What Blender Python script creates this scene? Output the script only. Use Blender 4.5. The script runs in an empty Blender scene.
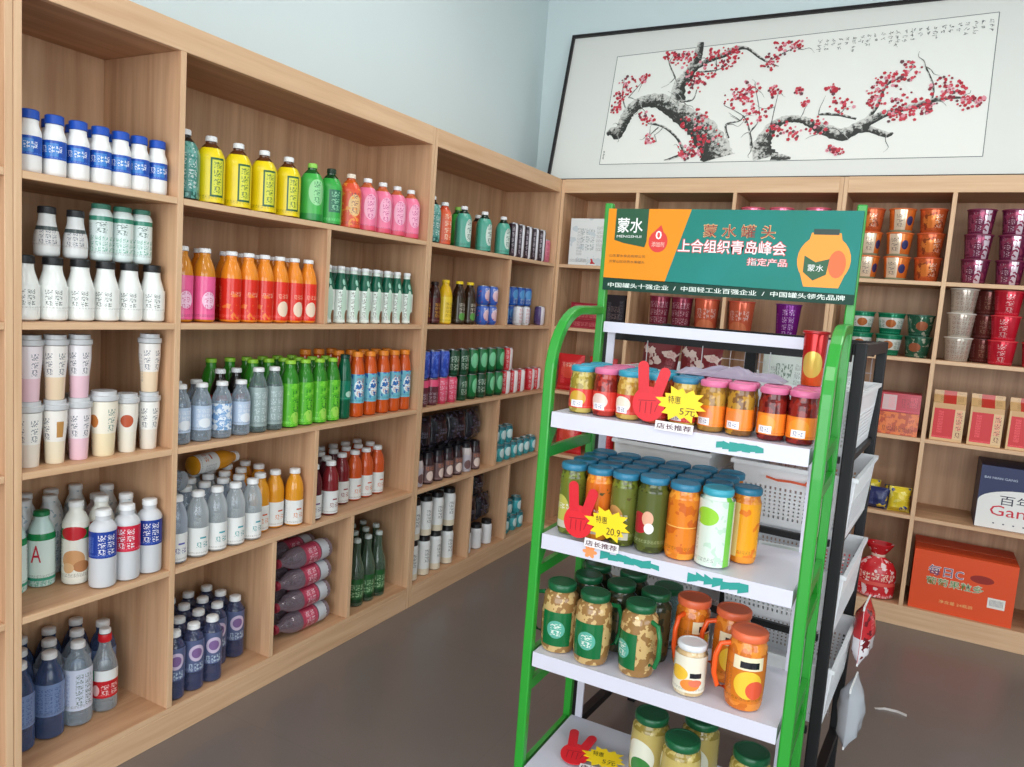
import bpy, bmesh, math, random
from math import sin, cos, pi, radians
from mathutils import Vector, Matrix, Euler
random.seed(7)
C = bpy.context.scene.collection
S = bpy.context.scene

# ------------------------------------------------------------------ camera, world, light, exposure
cd = bpy.data.cameras.new('camera'); cam = bpy.data.objects.new('camera', cd); C.objects.link(cam)
CP = Vector((1.7913, -0.7897, 1.3456)); YAW, PIT, ROLL = .4879, -.1114, .0724
F = Vector((-sin(YAW)*cos(PIT), cos(YAW)*cos(PIT), sin(PIT))); R0 = F.cross(Vector((0, 0, 1))).normalized(); U0 = R0.cross(F)
Rv = cos(ROLL)*R0 + sin(ROLL)*U0; Uv = -sin(ROLL)*R0 + cos(ROLL)*U0
cam.matrix_world = Matrix(((Rv.x, Uv.x, -F.x, CP.x), (Rv.y, Uv.y, -F.y, CP.y), (Rv.z, Uv.z, -F.z, CP.z), (0, 0, 0, 1)))
cd.sensor_width = 36; cd.lens = 758.8/1024*36; cd.clip_start = .02
S.camera = cam
w = bpy.data.worlds.new('world'); S.world = w; w.use_nodes = True
bg = w.node_tree.nodes['Background']; bg.inputs[0].default_value = (.72, .86, 1, 1); bg.inputs[1].default_value = 1.0
def area(name, loc, rot, sx, sy, e, col):
    l = bpy.data.lights.new(name, 'AREA'); l.shape = 'RECTANGLE'; l.size = sx; l.size_y = sy; l.energy = e; l.color = col
    o = bpy.data.objects.new(name, l); C.objects.link(o); o.location = loc; o.rotation_euler = rot; return o
area('shopfront_daylight', (2.0, -3.55, 1.45), (radians(90), 0, 0), 4.2, 2.5, 128, (.95, .98, 1))
area('side_window_daylight', (4.62, -1.2, 1.6), (radians(90), 0, radians(90)), 2.6, 1.8, 44, (.95, .98, 1))
S.view_settings.view_transform = 'Standard'; S.view_settings.look = 'None'; S.view_settings.gamma = 1
S.view_settings.use_curve_mapping = False; S.view_settings.exposure = 0.12
S.cycles.max_bounces = 18; S.cycles.transmission_bounces = 16; S.cycles.glossy_bounces = 3; S.cycles.diffuse_bounces = 4; S.cycles.transparent_max_bounces = 32
S.cycles.caustics_reflective = False; S.cycles.caustics_refractive = False; S.cycles.use_denoising = True

# ------------------------------------------------------------------ materials
def srgb(r, g, b):
    f = lambda c: (c/255)/12.92 if c/255 <= .04045 else ((c/255+.055)/1.055)**2.4
    return (f(r), f(g), f(b), 1)
MC = {}
def mat(col, rough=.45, name=None, trans=0, ior=1.45, metal=0, coat=0, emit=0, spec=.5, alpha=1):
    k = (tuple(col), rough, trans, ior, metal, coat, emit, spec, alpha)
    if k in MC: return MC[k]
    m = bpy.data.materials.new(name or 'plain'); m.use_nodes = True; b = m.node_tree.nodes['Principled BSDF']
    b.inputs['Base Color'].default_value = srgb(*col); b.inputs['Roughness'].default_value = rough
    b.inputs['Transmission Weight'].default_value = trans; b.inputs['IOR'].default_value = ior
    b.inputs['Metallic'].default_value = metal; b.inputs['Coat Weight'].default_value = coat
    b.inputs['Specular IOR Level'].default_value = spec
    if alpha < 1:      # thin clear plastic: tinted see-through wall, glossy skin, denser towards the edges
        t = m.node_tree; N = t.nodes.new; L = t.links.new; out = t.nodes['Material Output']
        tr = N('ShaderNodeBsdfTransparent'); c_ = srgb(*col); tr.inputs[0].default_value = tuple(x*.55+.45 for x in c_[:3])+(1,)
        gl_ = N('ShaderNodeBsdfGlossy'); gl_.inputs['Roughness'].default_value = .1
        fr = N('ShaderNodeFresnel'); fr.inputs[0].default_value = 1.6
        m1 = N('ShaderNodeMixShader'); L(fr.outputs[0], m1.inputs[0]); L(tr.outputs[0], m1.inputs[1]); L(gl_.outputs[0], m1.inputs[2])
        lw = N('ShaderNodeLayerWeight'); lw.inputs[0].default_value = .35
        mr = N('ShaderNodeMapRange'); L(lw.outputs['Facing'], mr.inputs[0]); mr.inputs[3].default_value = alpha*.45; mr.inputs[4].default_value = min(1, alpha*1.7)
        m2 = N('ShaderNodeMixShader'); L(mr.outputs[0], m2.inputs[0]); L(m1.outputs[0], m2.inputs[1]); L(b.outputs[0], m2.inputs[2]); L(m2.outputs[0], out.inputs[0])
    if emit: b.inputs['Emission Color'].default_value = srgb(*col); b.inputs['Emission Strength'].default_value = emit
    MC[k] = m; return m
class NT:
    def __init__(s, m): s.t = m.node_tree; s.b = s.t.nodes['Principled BSDF']
    def n(s, ty, **k):
        x = s.t.nodes.new(ty)
        for a, v in k.items(): setattr(x, a, v)
        return x
    def put(s, v, sock):
        if hasattr(v, 'is_output'): s.t.links.new(v, sock)
        else: sock.default_value = v
    def math(s, op, a, b=0, c=0):
        x = s.n('ShaderNodeMath', operation=op)
        for i, v in enumerate((a, b, c)): s.put(v, x.inputs[i])
        return x.outputs[0]
    def mix(s, f, a, b):
        x = s.n('ShaderNodeMix', data_type='RGBA'); s.put(f, x.inputs[0]); s.put(a, x.inputs[6]); s.put(b, x.inputs[7]); return x.outputs[2]
    def noise(s, vec, scale, detail=2, rough=.5, dim='3D'):
        x = s.n('ShaderNodeTexNoise', noise_dimensions=dim); s.put(vec, x.inputs['Vector']); x.inputs['Scale'].default_value = scale
        x.inputs['Detail'].default_value = detail; x.inputs['Roughness'].default_value = rough; return x.outputs[0]
def wood(axis, base=(216, 175, 137), dark=(184, 140, 105), name='wood'):
    m = bpy.data.materials.new(name); m.use_nodes = True; q = NT(m)
    tc = q.n('ShaderNodeTexCoord'); mp = q.n('ShaderNodeMapping')
    sc = [11, 11, 11]; sc[axis] = .5; mp.inputs['Scale'].default_value = sc; q.t.links.new(tc.outputs['Object'], mp.inputs['Vector'])
    n1 = q.noise(mp.outputs[0], 2.2, 3, .6); n2 = q.noise(mp.outputs[0], 9, 3, .6)
    v = q.math('ADD', q.math('MULTIPLY', n1, .75), q.math('MULTIPLY', n2, .25))
    r = q.n('ShaderNodeMapRange'); q.put(v, r.inputs[0]); r.inputs[1].default_value = .34; r.inputs[2].default_value = .64
    q.put(q.mix(r.outputs[0], srgb(*dark), srgb(*base)), q.b.inputs['Base Color'])
    q.b.inputs['Roughness'].default_value = .5
    return m
WZ, WY, WX = wood(2, name='beech_grain_upright'), wood(1, (208, 165, 127), (180, 135, 100)), wood(0, (208, 165, 127), (180, 135, 100))
WEDGE = wood(1, (226, 190, 152), (206, 164, 126), 'beech_edge_band'); WEDX = wood(0, (226, 190, 152), (206, 164, 126), 'beech_edge_band')
WEDZ = wood(2, (226, 190, 152), (206, 164, 126), 'beech_edge_band')

def label(base, els=(), rough=.24, name='printed_label', metal=0, trans=0):
    """printed wrap: els over UV. ('r',u0,u1,v0,v1,col) ('e',u,v,ru,rv,col) ('t',u0,u1,v0,v1,col,nx,ny) glyph marks, ('n',col,scale,thr) blotches"""
    m = bpy.data.materials.new(name); m.use_nodes = True; q = NT(m)
    uv = q.n('ShaderNodeUVMap', uv_map='UVMap').outputs[0]; sp = q.n('ShaderNodeSeparateXYZ'); q.put(uv, sp.inputs[0]); u, v = sp.outputs[0], sp.outputs[1]
    c = srgb(*base); lum = sum(base)/3; els = list(els)
    if name == 'printed_label' and len(els): fp = tuple(int(x*.62) if lum > 110 else min(255, int(x+70)) for x in base); els = [('t', 0, 1, .05, .13, fp, 30, 1)]+els+[('t', .2, .36, .2, .8, fp, 4, 9), ('t', .74, .92, .3, .85, fp, 4, 6)]
    def rect(u0, u1, v0, v1):
        a = q.math('MULTIPLY', q.math('GREATER_THAN', u, u0), q.math('LESS_THAN', u, u1))
        b = q.math('MULTIPLY', q.math('GREATER_THAN', v, v0), q.math('LESS_THAN', v, v1)); return q.math('MULTIPLY', a, b)
    for e in els:
        if e[0] == 'r': f = rect(*e[1:5]); col = e[5]
        elif e[0] == 'e':
            du = q.math('DIVIDE', q.math('SUBTRACT', u, e[1]), e[3]); dv = q.math('DIVIDE', q.math('SUBTRACT', v, e[2]), e[4])
            f = q.math('LESS_THAN', q.math('ADD', q.math('MULTIPLY', du, du), q.math('MULTIPLY', dv, dv)), 1); col = e[5]
        elif e[0] == 't':
            u0, u1, v0, v1, col, nx, ny = e[1:]
            U = q.math('MULTIPLY', q.math('SUBTRACT', u, u0), nx/(u1-u0)); V = q.math('MULTIPLY', q.math('SUBTRACT', v, v0), ny/(v1-v0))
            fu = q.math('ABSOLUTE', q.math('SUBTRACT', q.math('FRACT', U), .5)); fv = q.math('ABSOLUTE', q.math('SUBTRACT', q.math('FRACT', V), .5))
            cell = q.math('MULTIPLY', q.math('LESS_THAN', fu, .4), q.math('LESS_THAN', fv, .4))
            cb = q.n('ShaderNodeCombineXYZ'); q.put(U, cb.inputs[0]); q.put(V, cb.inputs[1])
            st = q.math('GREATER_THAN', q.noise(cb.outputs[0], 5.2, 1), .52)
            f = q.math('MULTIPLY', q.math('MULTIPLY', q.math('MULTIPLY', cell, st), rect(u0, u1, v0, v1)), .8)
        else:
            tc = q.n('ShaderNodeTexCoord'); f = q.math('GREATER_THAN', q.noise(tc.outputs['Object'], e[2], 2), e[3]); col = e[1]
        c = q.mix(f, c, srgb(*col))
    q.put(c, q.b.inputs['Base Color']); q.b.inputs['Roughness'].default_value = rough; q.b.inputs['Metallic'].default_value = metal
    q.b.inputs['Transmission Weight'].default_value = trans
    return m

# ------------------------------------------------------------------ mesh helpers
class MB:
    def __init__(s): s.v = []; s.f = []; s.m = []; s.u = []; s.smooth = []
    def add(s, vs, fs, mi=0, uv=None, sm=False):
        o = len(s.v); s.v += [tuple(x) for x in vs]
        for i, f in enumerate(fs):
            s.f.append([o+k for k in f]); s.m.append(mi); s.smooth.append(sm); s.u.append(uv[i] if uv else None)
        return s
    def box(s, x0, x1, y0, y1, z0, z1, mi=0):
        v = [(x0, y0, z0), (x1, y0, z0), (x1, y1, z0), (x0, y1, z0), (x0, y0, z1), (x1, y0, z1), (x1, y1, z1), (x0, y1, z1)]
        f = [(0, 3, 2, 1), (4, 5, 6, 7), (0, 1, 5, 4), (1, 2, 6, 5), (2, 3, 7, 6), (3, 0, 4, 7)]
        q = [(0, 0), (1, 0), (1, 1), (0, 1)]
        return s.add(v, f, mi, [q]*6)
    def tube(s, pts, r, n=10, mi=0, flat=None):
        """swept tube; flat=(a,b) half sizes gives a rectangular section"""
        pts = [Vector(p) for p in pts]; vs = []; fs = []
        for i, p in enumerate(pts):
            t = (pts[min(i+1, len(pts)-1)]-pts[max(i-1, 0)]).normalized()
            ref = Vector((1, 0, 0)) if abs(t.x) < .9 else Vector((0, 0, 1))
            a = (ref - t*ref.dot(t)).normalized(); b = t.cross(a)
            if flat: vs += [p+a*flat[0]*i1+b*flat[1]*i2 for i1, i2 in ((-1, -1), (1, -1), (1, 1), (-1, 1))]
            else: vs += [p+a*r*cos(k*2*pi/n)+b*r*sin(k*2*pi/n) for k in range(n)]
        m = 4 if flat else n
        for i in range(len(pts)-1):
            for k in range(m): fs.append((i*m+k, i*m+(k+1) % m, (i+1)*m+(k+1) % m, (i+1)*m+k))
        fs.append(tuple(range(m))[::-1]); fs.append(tuple(range((len(pts)-1)*m, len(pts)*m)))
        return s.add(vs, fs, mi, None, not flat)
    def lathe(s, prof, n=20, mi=0, sx=1, sy=1, cap=True, lobes=0, sq=0):
        vs = []; fs = []; uv = []; z0, z1 = prof[0][1], prof[-1][1]; dz = (z1-z0) or 1
        for r, z in prof:
            for k in range(n):
                a = 2*pi*k/n - pi/2 + pi; rr = r*(1+lobes*cos(6*a))
                if sq: c4 = max(abs(cos(a)), abs(sin(a))); rr = r*((1-sq)+sq*min(1/c4, 1.22))
                vs.append((rr*cos(a)*sx, rr*sin(a)*sy, z))
        for i in range(len(prof)-1):
            for k in range(n):
                fs.append((i*n+k, i*n+(k+1) % n, (i+1)*n+(k+1) % n, (i+1)*n+k))
                a, b = (prof[i][1]-z0)/dz, (prof[i+1][1]-z0)/dz
                uv.append([(k/n, a), ((k+1)/n, a), ((k+1)/n, b), (k/n, b)])
        if cap:
            fs.append(tuple(range(n))[::-1]); uv.append(None); o = (len(prof)-1)*n; fs.append(tuple(range(o, o+n))); uv.append(None)
        return s.add(vs, fs, mi, uv, True)
    def poly(s, pts, y=0, mi=0):
        """flat outline in local XZ facing -Y"""
        return s.add([(p[0], y, p[1]) for p in pts], [tuple(range(len(pts)))], mi)
    def mesh(s, name, *mats, bevel=0):
        me = bpy.data.meshes.new(name); me.from_pydata(s.v, [], s.f)
        ul = me.uv_layers.new(name='UVMap'); li = 0
        for i, p in enumerate(me.polygons):
            p.material_index = s.m[i]; p.use_smooth = s.smooth[i]
            if s.u[i]:
                for j in range(len(p.vertices)): ul.data[li+j].uv = s.u[i][j]
            li += len(p.vertices)
        for m in mats: me.materials.append(m)
        if any(s.smooth):
            try: me.set_sharp_from_angle(angle=radians(42))
            except Exception: pass
        return me
def obj(name, me, parent=None, loc=None, rot=None):
    o = bpy.data.objects.new(name, me); C.objects.link(o)
    if parent: o.parent = parent
    if loc is not None: o.location = loc
    if rot is not None: o.rotation_euler = rot
    return o
def tag(o, lab=None, cat=None, group=None, kind=None):
    if lab: o['label'] = lab
    if cat: o['category'] = cat
    if group: o['group'] = group
    if kind: o['kind'] = kind
    return o
def bev(o, w, seg=2):
    b = o.modifiers.new('edge', 'BEVEL'); b.width = w; b.segments = seg; b.limit_method = 'ANGLE'; return o
def text_mesh(s, x0, x1, z0, z1, m, y=-.0008, offset=0, bold=0, fit=True, rot=0):
    cu = bpy.data.curves.new('lettering', 'FONT'); cu.body = s; cu.size = 1; cu.offset = offset; cu.resolution_u = 2
    t = bpy.data.objects.new('lettering', cu); C.objects.link(t); bpy.context.view_layer.update()
    me = bpy.data.meshes.new_from_object(t.evaluated_get(bpy.context.evaluated_depsgraph_get()))
    bpy.data.objects.remove(t); bpy.data.curves.remove(cu)
    if rot:
        for v in me.vertices: v.co = (v.co.x*cos(rot)-v.co.y*sin(rot), v.co.x*sin(rot)+v.co.y*cos(rot), 0)
    X = [v.co.x for v in me.vertices]; Y = [v.co.y for v in me.vertices]
    if not X: return me
    a, b, c, d = min(X), max(X), min(Y), max(Y)
    for v in me.vertices: v.co = (x0+(v.co.x-a)/(b-a)*(x1-x0), y, z0+(v.co.y-c)/(d-c)*(z1-z0))
    me.materials.clear(); me.materials.append(m); return me

# ------------------------------------------------------------------ the room
ZS = [.0945, .511, .862, 1.2125, 1.550]      # board tops, bottom to top
ZT = 2.0; DEP = .335; T = .018; LY = 2.995
wallm = bpy.data.materials.new('painted_wall'); wallm.use_nodes = True; q = NT(wallm)
tc = q.n('ShaderNodeTexCoord'); nn = q.noise(tc.outputs['Object'], 1.3, 3)
q.put(q.mix(nn, srgb(204, 219, 221), srgb(214, 227, 228)), q.b.inputs['Base Color']); q.b.inputs['Roughness'].default_value = .8
fl = bpy.data.materials.new('polished_grey_tiles'); fl.use_nodes = True; q = NT(fl)
tc = q.n('ShaderNodeTexCoord'); br = q.n('ShaderNodeTexBrick', offset=0.0); q.put(tc.outputs['Object'], br.inputs['Vector'])
br.inputs['Scale'].default_value = 1; br.inputs['Brick Width'].default_value = .8; br.inputs['Row Height'].default_value = .8; br.inputs['Mortar Size'].default_value = .0012
br.inputs['Color1'].default_value = srgb(110, 100, 96); br.inputs['Color2'].default_value = srgb(107, 98, 94); br.inputs['Mortar'].default_value = srgb(100, 92, 88)
nn = q.noise(tc.outputs['Object'], 5, 4); q.put(q.mix(q.math('MULTIPLY', nn, .35), br.outputs[0], srgb(124, 114, 108)), q.b.inputs['Base Color'])
q.b.inputs['Roughness'].default_value = .3
XR, YF, YB, XL, ZC = 4.7, -3.7, 3.33, -.335, 3.3
def struct(name, m, *boxes):
    b = MB()
    for x in boxes: b.box(*x)
    return tag(obj(name, b.mesh(name, m)), kind='structure')
struct('floor', fl, (XL-.1, XR+.1, YF-.1, YB+.1, -.1, 0))
struct('ceiling', mat((232, 234, 232), .9), (XL-.1, XR+.1, YF-.1, YB+.1, ZC, ZC+.1))
struct('wall_left', wallm, (XL-.1, XL, YF-.1, YB+.1, 0, ZC))
struct('wall_back', wallm, (XL, XR, YB, YB+.1, 0, ZC))
struct('wall_right', wallm, (XR, XR+.1, YF-.1, YB+.1, 0, .7), (XR, XR+.1, YF-.1, YB+.1, 2.5, ZC), (XR, XR+.1, .1, YB+.1, .7, 2.5), (XR, XR+.1, YF-.1, -2.5, .7, 2.5))
struct('wall_front', wallm, (XL, XR, YF-.1, YF, 2.7, ZC), (XL, -.1, YF-.1, YF, 0, 2.7), (4.1, XR, YF-.1, YF, 0, 2.7))

def added_ceiling_lamp(x, y):  # unseen light panels, added to lift the brightness of the upper walls
    b = MB(); b.box(x-.62, x+.62, y-.17, y+.17, ZC-.05, ZC)
    o = tag(obj('added_ceiling_light', b.mesh('added_ceiling_light', mat((225, 227, 228), .5))), 'unseen ceiling light added to brighten the upper walls, '+('nearer the back wall' if y > 0 else 'nearer the shop front')+(', left' if x < 1.5 else ', right'), 'ceiling light')
    d = MB(); d.box(x-.59, x+.59, y-.145, y+.145, ZC-.056, ZC-.05); obj('diffuser', d.mesh('diffuser', mat((255, 252, 246), .5, emit=1.2)), o)
    area('added_ceiling_glow', (x, y, ZC-.06), (0, 0, 0), 1.18, .29, 11.5, (1, .97, .93))
for x_ in (.9, 3.0):
    for y_ in (1.7, -1.1): added_ceiling_lamp(x_, y_)
# ------------------------------------------------------------------ shelving units
def shelf_unit(o0, o1, bays, left, lab, levels=ZS, top_rail=True):
    """o0..o1 along the wall; bays = list of (upright position, z index from, z index to) extra dividers. left: runs along Y on the left wall."""
    root = bpy.data.objects.new('shelving_unit', None); C.objects.link(root)
    root.location = (-DEP, o0, 0) if left else (o0, LY+DEP, 0)
    tag(root, lab, 'shelving unit')
    Wd = o1-o0; G = WEDGE if left else WEDX; H = WY if left else WX
    def part(name, a0, a1, d0, d1, z0, z1, m, m2=None):
        # a: along, d: depth from wall (0 = at wall, DEP = front)
        b = MB()
        if left: b.box(d0, d1, a0, a1, z0, z1)
        else: b.box(a0, a1, -d1, -d0, z0, z1)
        me = b.mesh(name, m, m2 or m)
        if m2:   # front edge banding on the aisle-side face
            me.polygons[3 if left else 2].material_index = 1
        return bev(obj(name, me, root), .0012, 1)
    for a in (0, Wd-T): part('side_panel', a, a+T, 0, DEP, 0, ZT-.001, WZ, WEDZ)
    part('back_panel', T, Wd-T, .002, .010, .0, ZT-.02, WZ)
    part('top_board', T, Wd-T, .010, DEP-.02, ZT-.07, ZT-.052, H)
    part('top_rail', T, Wd-T, DEP-.02, DEP, ZT-.071, ZT, G)
    part('plinth', T, Wd-T, DEP-.025, DEP, 0, ZS[0]-T, G)
    dv = [(a-o0, k0, k1) for a, k0, k1 in bays]
    zz = levels+[ZT-.052]
    part('shelf_board', T, Wd-T, .010, DEP, ZS[0]-T, ZS[0], H, G)
    full = sorted([a for a, k0, k1 in dv if k0 == 0 and k1 == 5])
    segs = []; s0 = T
    for a in full: segs.append((s0, a)); s0 = a+T
    segs.append((s0, Wd-T))
    for k in (1, 2, 3, 4):
        for a, b_ in segs: part('shelf_board', a, b_, .010, DEP-.001, levels[k]-T, levels[k], H, G)
    for a, k0, k1 in dv:
        part('divider', a, a+T, .010, DEP-.0005, levels[k0], (levels[k1]-T) if k1 < 5 else ZT-.07, WZ, WEDZ)
    return root
shelf_unit(-1.42, .183, [(-.6, 0, 5)], True, 'beech shelving unit on the left wall, only its end stile in frame')
shelf_unit(.184, 1.788, [(.604, 0, 5), (1.19, 3, 4), (1.174, 1, 2), (.995, 0, 1), (1.386, 0, 1)], True, 'large beech shelving unit on the left wall holding milk, tea and water bottles')
shelf_unit(1.789, 2.995, [(2.475, 3, 4), (2.46, 1, 2), (2.25, 0, 1), (2.62, 0, 1)], True, 'narrower beech shelving unit on the left wall, nearest the room corner')
shelf_unit(0.0, 1.405, [(.423, 0, 5), (.915, 0, 5)], False, 'beech shelving unit on the back wall, half hidden by the green rack')
shelf_unit(1.406, 2.84, [(1.841, 0, 5), (2.36, 0, 5)], False, 'beech shelving unit at the right of the back wall holding noodle cups')

# ------------------------------------------------------------------ product library
def kind(name, cat, parts): return dict(name=name, cat=cat, parts=parts)
def put(K, x, y, z, lab, group=None, rz=0, rot=None, scale=1):
    o = bpy.data.objects.new(K['name'], K['parts'][0][1]); C.objects.link(o)
    o.location = (x, y, z); o.rotation_euler = rot if rot else (0, 0, rz)
    if scale != 1: o.scale = (scale,)*3
    tag(o, lab, K['cat'], group)
    for n, me in K['parts'][1:]:
        p = bpy.data.objects.new(n, me); C.objects.link(p); p.parent = o
    return o
def bottle(name, body, cap, lab=None, h=.21, r=.03, lz=(.2, .62), capr=.0135, caph=.018, neck=.78, sh=.6, rib=0, sq=0, n=20, taper=1.0, cat='bottle', dome=True):
    """neck: z fraction where the neck starts, sh: where the shoulder starts"""
    if dome: capr *= 1.12; neck = max(neck, .865); sh = max(sh, .62)
    nr = capr*.92; zc = h-caph
    p = [(r*.8, 0), (r*.97, .004), (r, .010)]
    zs = h*sh
    steps = 10
    for i in range(1, steps+1):
        z = .010+(zs-.010)*i/steps; rr = r
        if rib: rr = r*(1-rib*(.5-.5*cos(z/h*2*pi*9)))
        p.append((rr*(1-(1-taper)*i/steps), z))
    r1 = p[-1][0]
    for i in range(1, 7):
        t = i/6; p.append((nr+(r1-nr)*((cos(pi/2*t)**.8)*.75+.25*(1-t) if dome else .5+.5*cos(pi*t)), zs+(h*neck-zs)*t))
    p += [(nr, zc), (nr*.9, zc+.001)]
    b = MB(); b.lathe(p, n, sq=sq)
    c = MB(); c.lathe([(capr, zc+.0012), (capr*1.02, zc+.003), (capr, zc+.004), (capr*.98, h-.002), (capr*.85, h)], n)
    parts = [('body', b.mesh(name, body)), ('cap', c.mesh('cap', cap))]
    if lab:
        z0, z1 = lz[0]*h, lz[1]*h; l = MB()
        def rad(z):
            for i in range(len(p)-1):
                if p[i][1] <= z <= p[i+1][1]:
                    t = (z-p[i][1])/max(1e-6, p[i+1][1]-p[i][1]); return p[i][0]+(p[i+1][0]-p[i][0])*t
            return r
        m = max(3, int((z1-z0)/.008)); l.lathe([(max(rad(z0+(z1-z0)*i/m), r*(.0 if lz[1] > sh+.05 else (1-rib*.5)))+.0006, z0+(z1-z0)*i/m) for i in range(m+1)], n, cap=False, sq=sq)
        parts.append(('label_wrap', l.mesh('label_wrap', lab)))
    return kind(name, cat, parts)
def can(name, side, h=.115, r=.031, cat='can'):
    b = MB(); b.lathe([(r*.78, 0), (r*.8, .003), (r, .010), (r, h-.012), (r*.83, h-.002), (r*.83, h)], 18)
    t = MB(); t.lathe([(r*.835, h-.003), (r*.86, h-.001), (r*.86, h+.001), (r*.8, h+.001), (r*.78, h-.002), (.001, h-.002)], 18, cap=False)
    return kind(name, cat, [('body', b.mesh(name, side)), ('lid', t.mesh('lid', mat((190, 192, 195), .3, metal=.9)))])
def cup(name, side, lidm, h=.105, r0=.045, r1=.0545, cat='cup'):
    b = MB(); b.lathe([(r0*.95, 0), (r0, .003), (r1, h-.008), (r1, h-.004)], 22)
    t = MB(); t.lathe([(r1+.001, h-.007), (r1+.003, h-.005), (r1+.003, h-.001), (r1-.002, h)], 22)
    return kind(name, cat, [('body', b.mesh(name, side)), ('lid', t.mesh('lid', lidm))])
def boxm(name, mats, w, d, h, cat='box', extra=()):
    """carton: base material, printed front (-Y)"""
    b = MB(); b.box(-w/2, w/2, -d/2, d/2, 0, h)
    me = b.mesh(name, *mats)
    if len(mats) > 1: me.polygons[2].material_index = 1
    if len(mats) > 2: me.polygons[1].material_index = 2
    return kind(name, cat, [('body', me)]+list(extra))
def pouch(name, m, w, h, th, cat='bag', crim=None, n=10):
    """pillow pack standing, front faces -Y"""
    b = MB(); vs = []; fs = []; uv = []
    for side in (-1, 1):
        for j in range(n+1):
            for i in range(n+1):
                u, v = i/n, j/n; t = (1-(2*u-1)**4)*(1-(2*v-1)**4); tv = min(1, v*6)*min(1, (1-v)*6)
                k = .0012+th*t**.7*(1+.10*sin(9*u+5*v)+.08*sin(15*v))*tv/2
                vs.append(((u-.5)*w*(1-.06*sin(pi*v)), side*k, v*h))
    N = (n+1)**2
    for s_ in (0, 1):
        for j in range(n):
            for i in range(n):
                a = s_*N+j*(n+1)+i; q_ = [a, a+1, a+n+2, a+n+1]; qq = [(i/n, j/n), ((i+1)/n, j/n), ((i+1)/n, (j+1)/n), (i/n, (j+1)/n)]
                if s_: q_ = q_[::-1]; qq = qq[::-1]
                fs.append(q_); uv.append(qq)
    rim = [j for j in range(n+1)]+[j*(n+1)+n for j in range(1, n+1)]+[n*(n+1)+i for i in range(n-1, -1, -1)]+[j*(n+1) for j in range(n-1, 0, -1)]
    for k in range(len(rim)):
        a, c = rim[k], rim[(k+1) % len(rim)]; fs.append((c, a, a+N, c+N)); uv.append(None)
    b.add(vs, fs, 0, uv, True)
    seals = []
    for nm_, z0, z1 in (('bottom_seal', 0, .008), ('top_seal', h-.010, h+.002)):
        cr = MB(); cr.box(-w/2, w/2, -.0021, .0021, z0, z1); seals.append((nm_, cr.mesh(nm_, crim or m)))
    return kind(name, cat, [('body', b.mesh(name, m))]+seals)

ORD = ['first', 'second', 'third', 'fourth', 'fifth', 'sixth', 'seventh', 'eighth', 'ninth', 'tenth', 'eleventh', 'twelfth']
ROW = ['front row', 'second row', 'third row', 'fourth row', 'fifth row']
BOT, F4, F3, F2, TOP = 'bottom shelf', 'fourth shelf', 'third shelf', 'second shelf', 'top shelf'
J = lambda a: random.uniform(-a, a)
def run(items, x, z, where, group, row=None, rz=55, jit=14, left=True):
    """items: list of (kind, description, along) from the left; one front-to-back row."""
    cnt = {}
    for it in items: cnt[it[1]] = cnt.get(it[1], 0)+1
    seen = {}
    for K, d, a in items:
        seen[d] = seen.get(d, 0)+1
        o = (ORD[seen[d]-1]+' from left, ') if cnt[d] > 1 else ''
        l = d+', '+o+((ROW[row]+', ') if row is not None else '')+where
        px, py = (x+J(.0008), a) if left else (a, x+J(.0008))
        put(K, px, py, z+.0005, l, group, radians(rz+J(jit)))

# palette
white = mat((240, 240, 238), .35); capw = mat((235, 236, 236), .4); clear = mat((226, 234, 240), .08, alpha=.36)
water = mat((216, 230, 242), .08, alpha=.38); navyw = mat((96, 118, 166), .08, alpha=.55)
film = mat((225, 232, 236), .12, trans=.9, ior=1.1)
blackp = mat((28, 28, 30), .4)
# --- leftmost bay
W1 = 'leftmost bay'
k = bottle('milk_bottle', white, mat((24, 78, 178), .4), label((32, 82, 178), [('r', .42, .6, .15, .85, (60, 130, 205)), ('t', .36, .66, .3, .75, (235, 240, 248), 3, 1), ('t', .0, .25, .3, .7, (225, 235, 245), 3, 1)]), h=.142, r=.0253, lz=(.28, .58), capr=.0205, caph=.022, neck=.80, sh=.62, dome=False)
run([(k, 'white yogurt bottle with blue cap and band', y) for y in (.245, .302, .359, .416, .470, .522, .5755)], -.05, ZS[4], 'top shelf, '+W1, 'blue-capped yogurt bottles')
run([(k, 'white yogurt bottle with blue cap', y) for y in (.27, .33, .388, .444, .498, .55)], -.112, ZS[4], 'top shelf, '+W1, 'blue-capped yogurt bottles', 1)
k = bottle('milk_bottle', mat((236, 238, 234), .2, coat=.4), mat((26, 26, 28), .4), label((238, 240, 236), [('t', .42, .62, .15, .85, (40, 60, 55), 2, 3), ('t', .1, .25, .3, .8, (60, 90, 80), 2, 2)]), h=.152, r=.0328, lz=(.18, .55), capr=.0225, caph=.02, neck=.84, sh=.5, taper=.97, dome=False)
run([(k, 'white milk bottle with black cap', y) for y in (.236, .303, .370, .437, .5035, .570)], -.055, ZS[3], 'lower layer, second shelf, '+W1, 'black-capped milk bottles')
k1 = bottle('milk_bottle', mat((225, 226, 224), .25), mat((40, 40, 44), .4), label((220, 218, 216), [('t', .4, .65, .1, .9, (60, 70, 90), 3, 3), ('r', 0, 1, .8, 1, (70, 80, 80))]), h=.118, r=.028, lz=(.2, .6), capr=.02, caph=.018, neck=.8, sh=.3, dome=False)
k2 = bottle('milk_bottle', mat((222, 232, 228), .2), mat((60, 120, 100), .4), label((222, 234, 230), [('t', .3, .7, .1, .5, (70, 160, 130), 4, 3), ('r', 0, 1, .86, .97, (60, 140, 115)), ('t', .4, .6, .55, .85, (60, 90, 80), 1, 2)]), h=.143, r=.0265, lz=(.08, .8), capr=.02, caph=.014, neck=.9, sh=.8)
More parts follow.
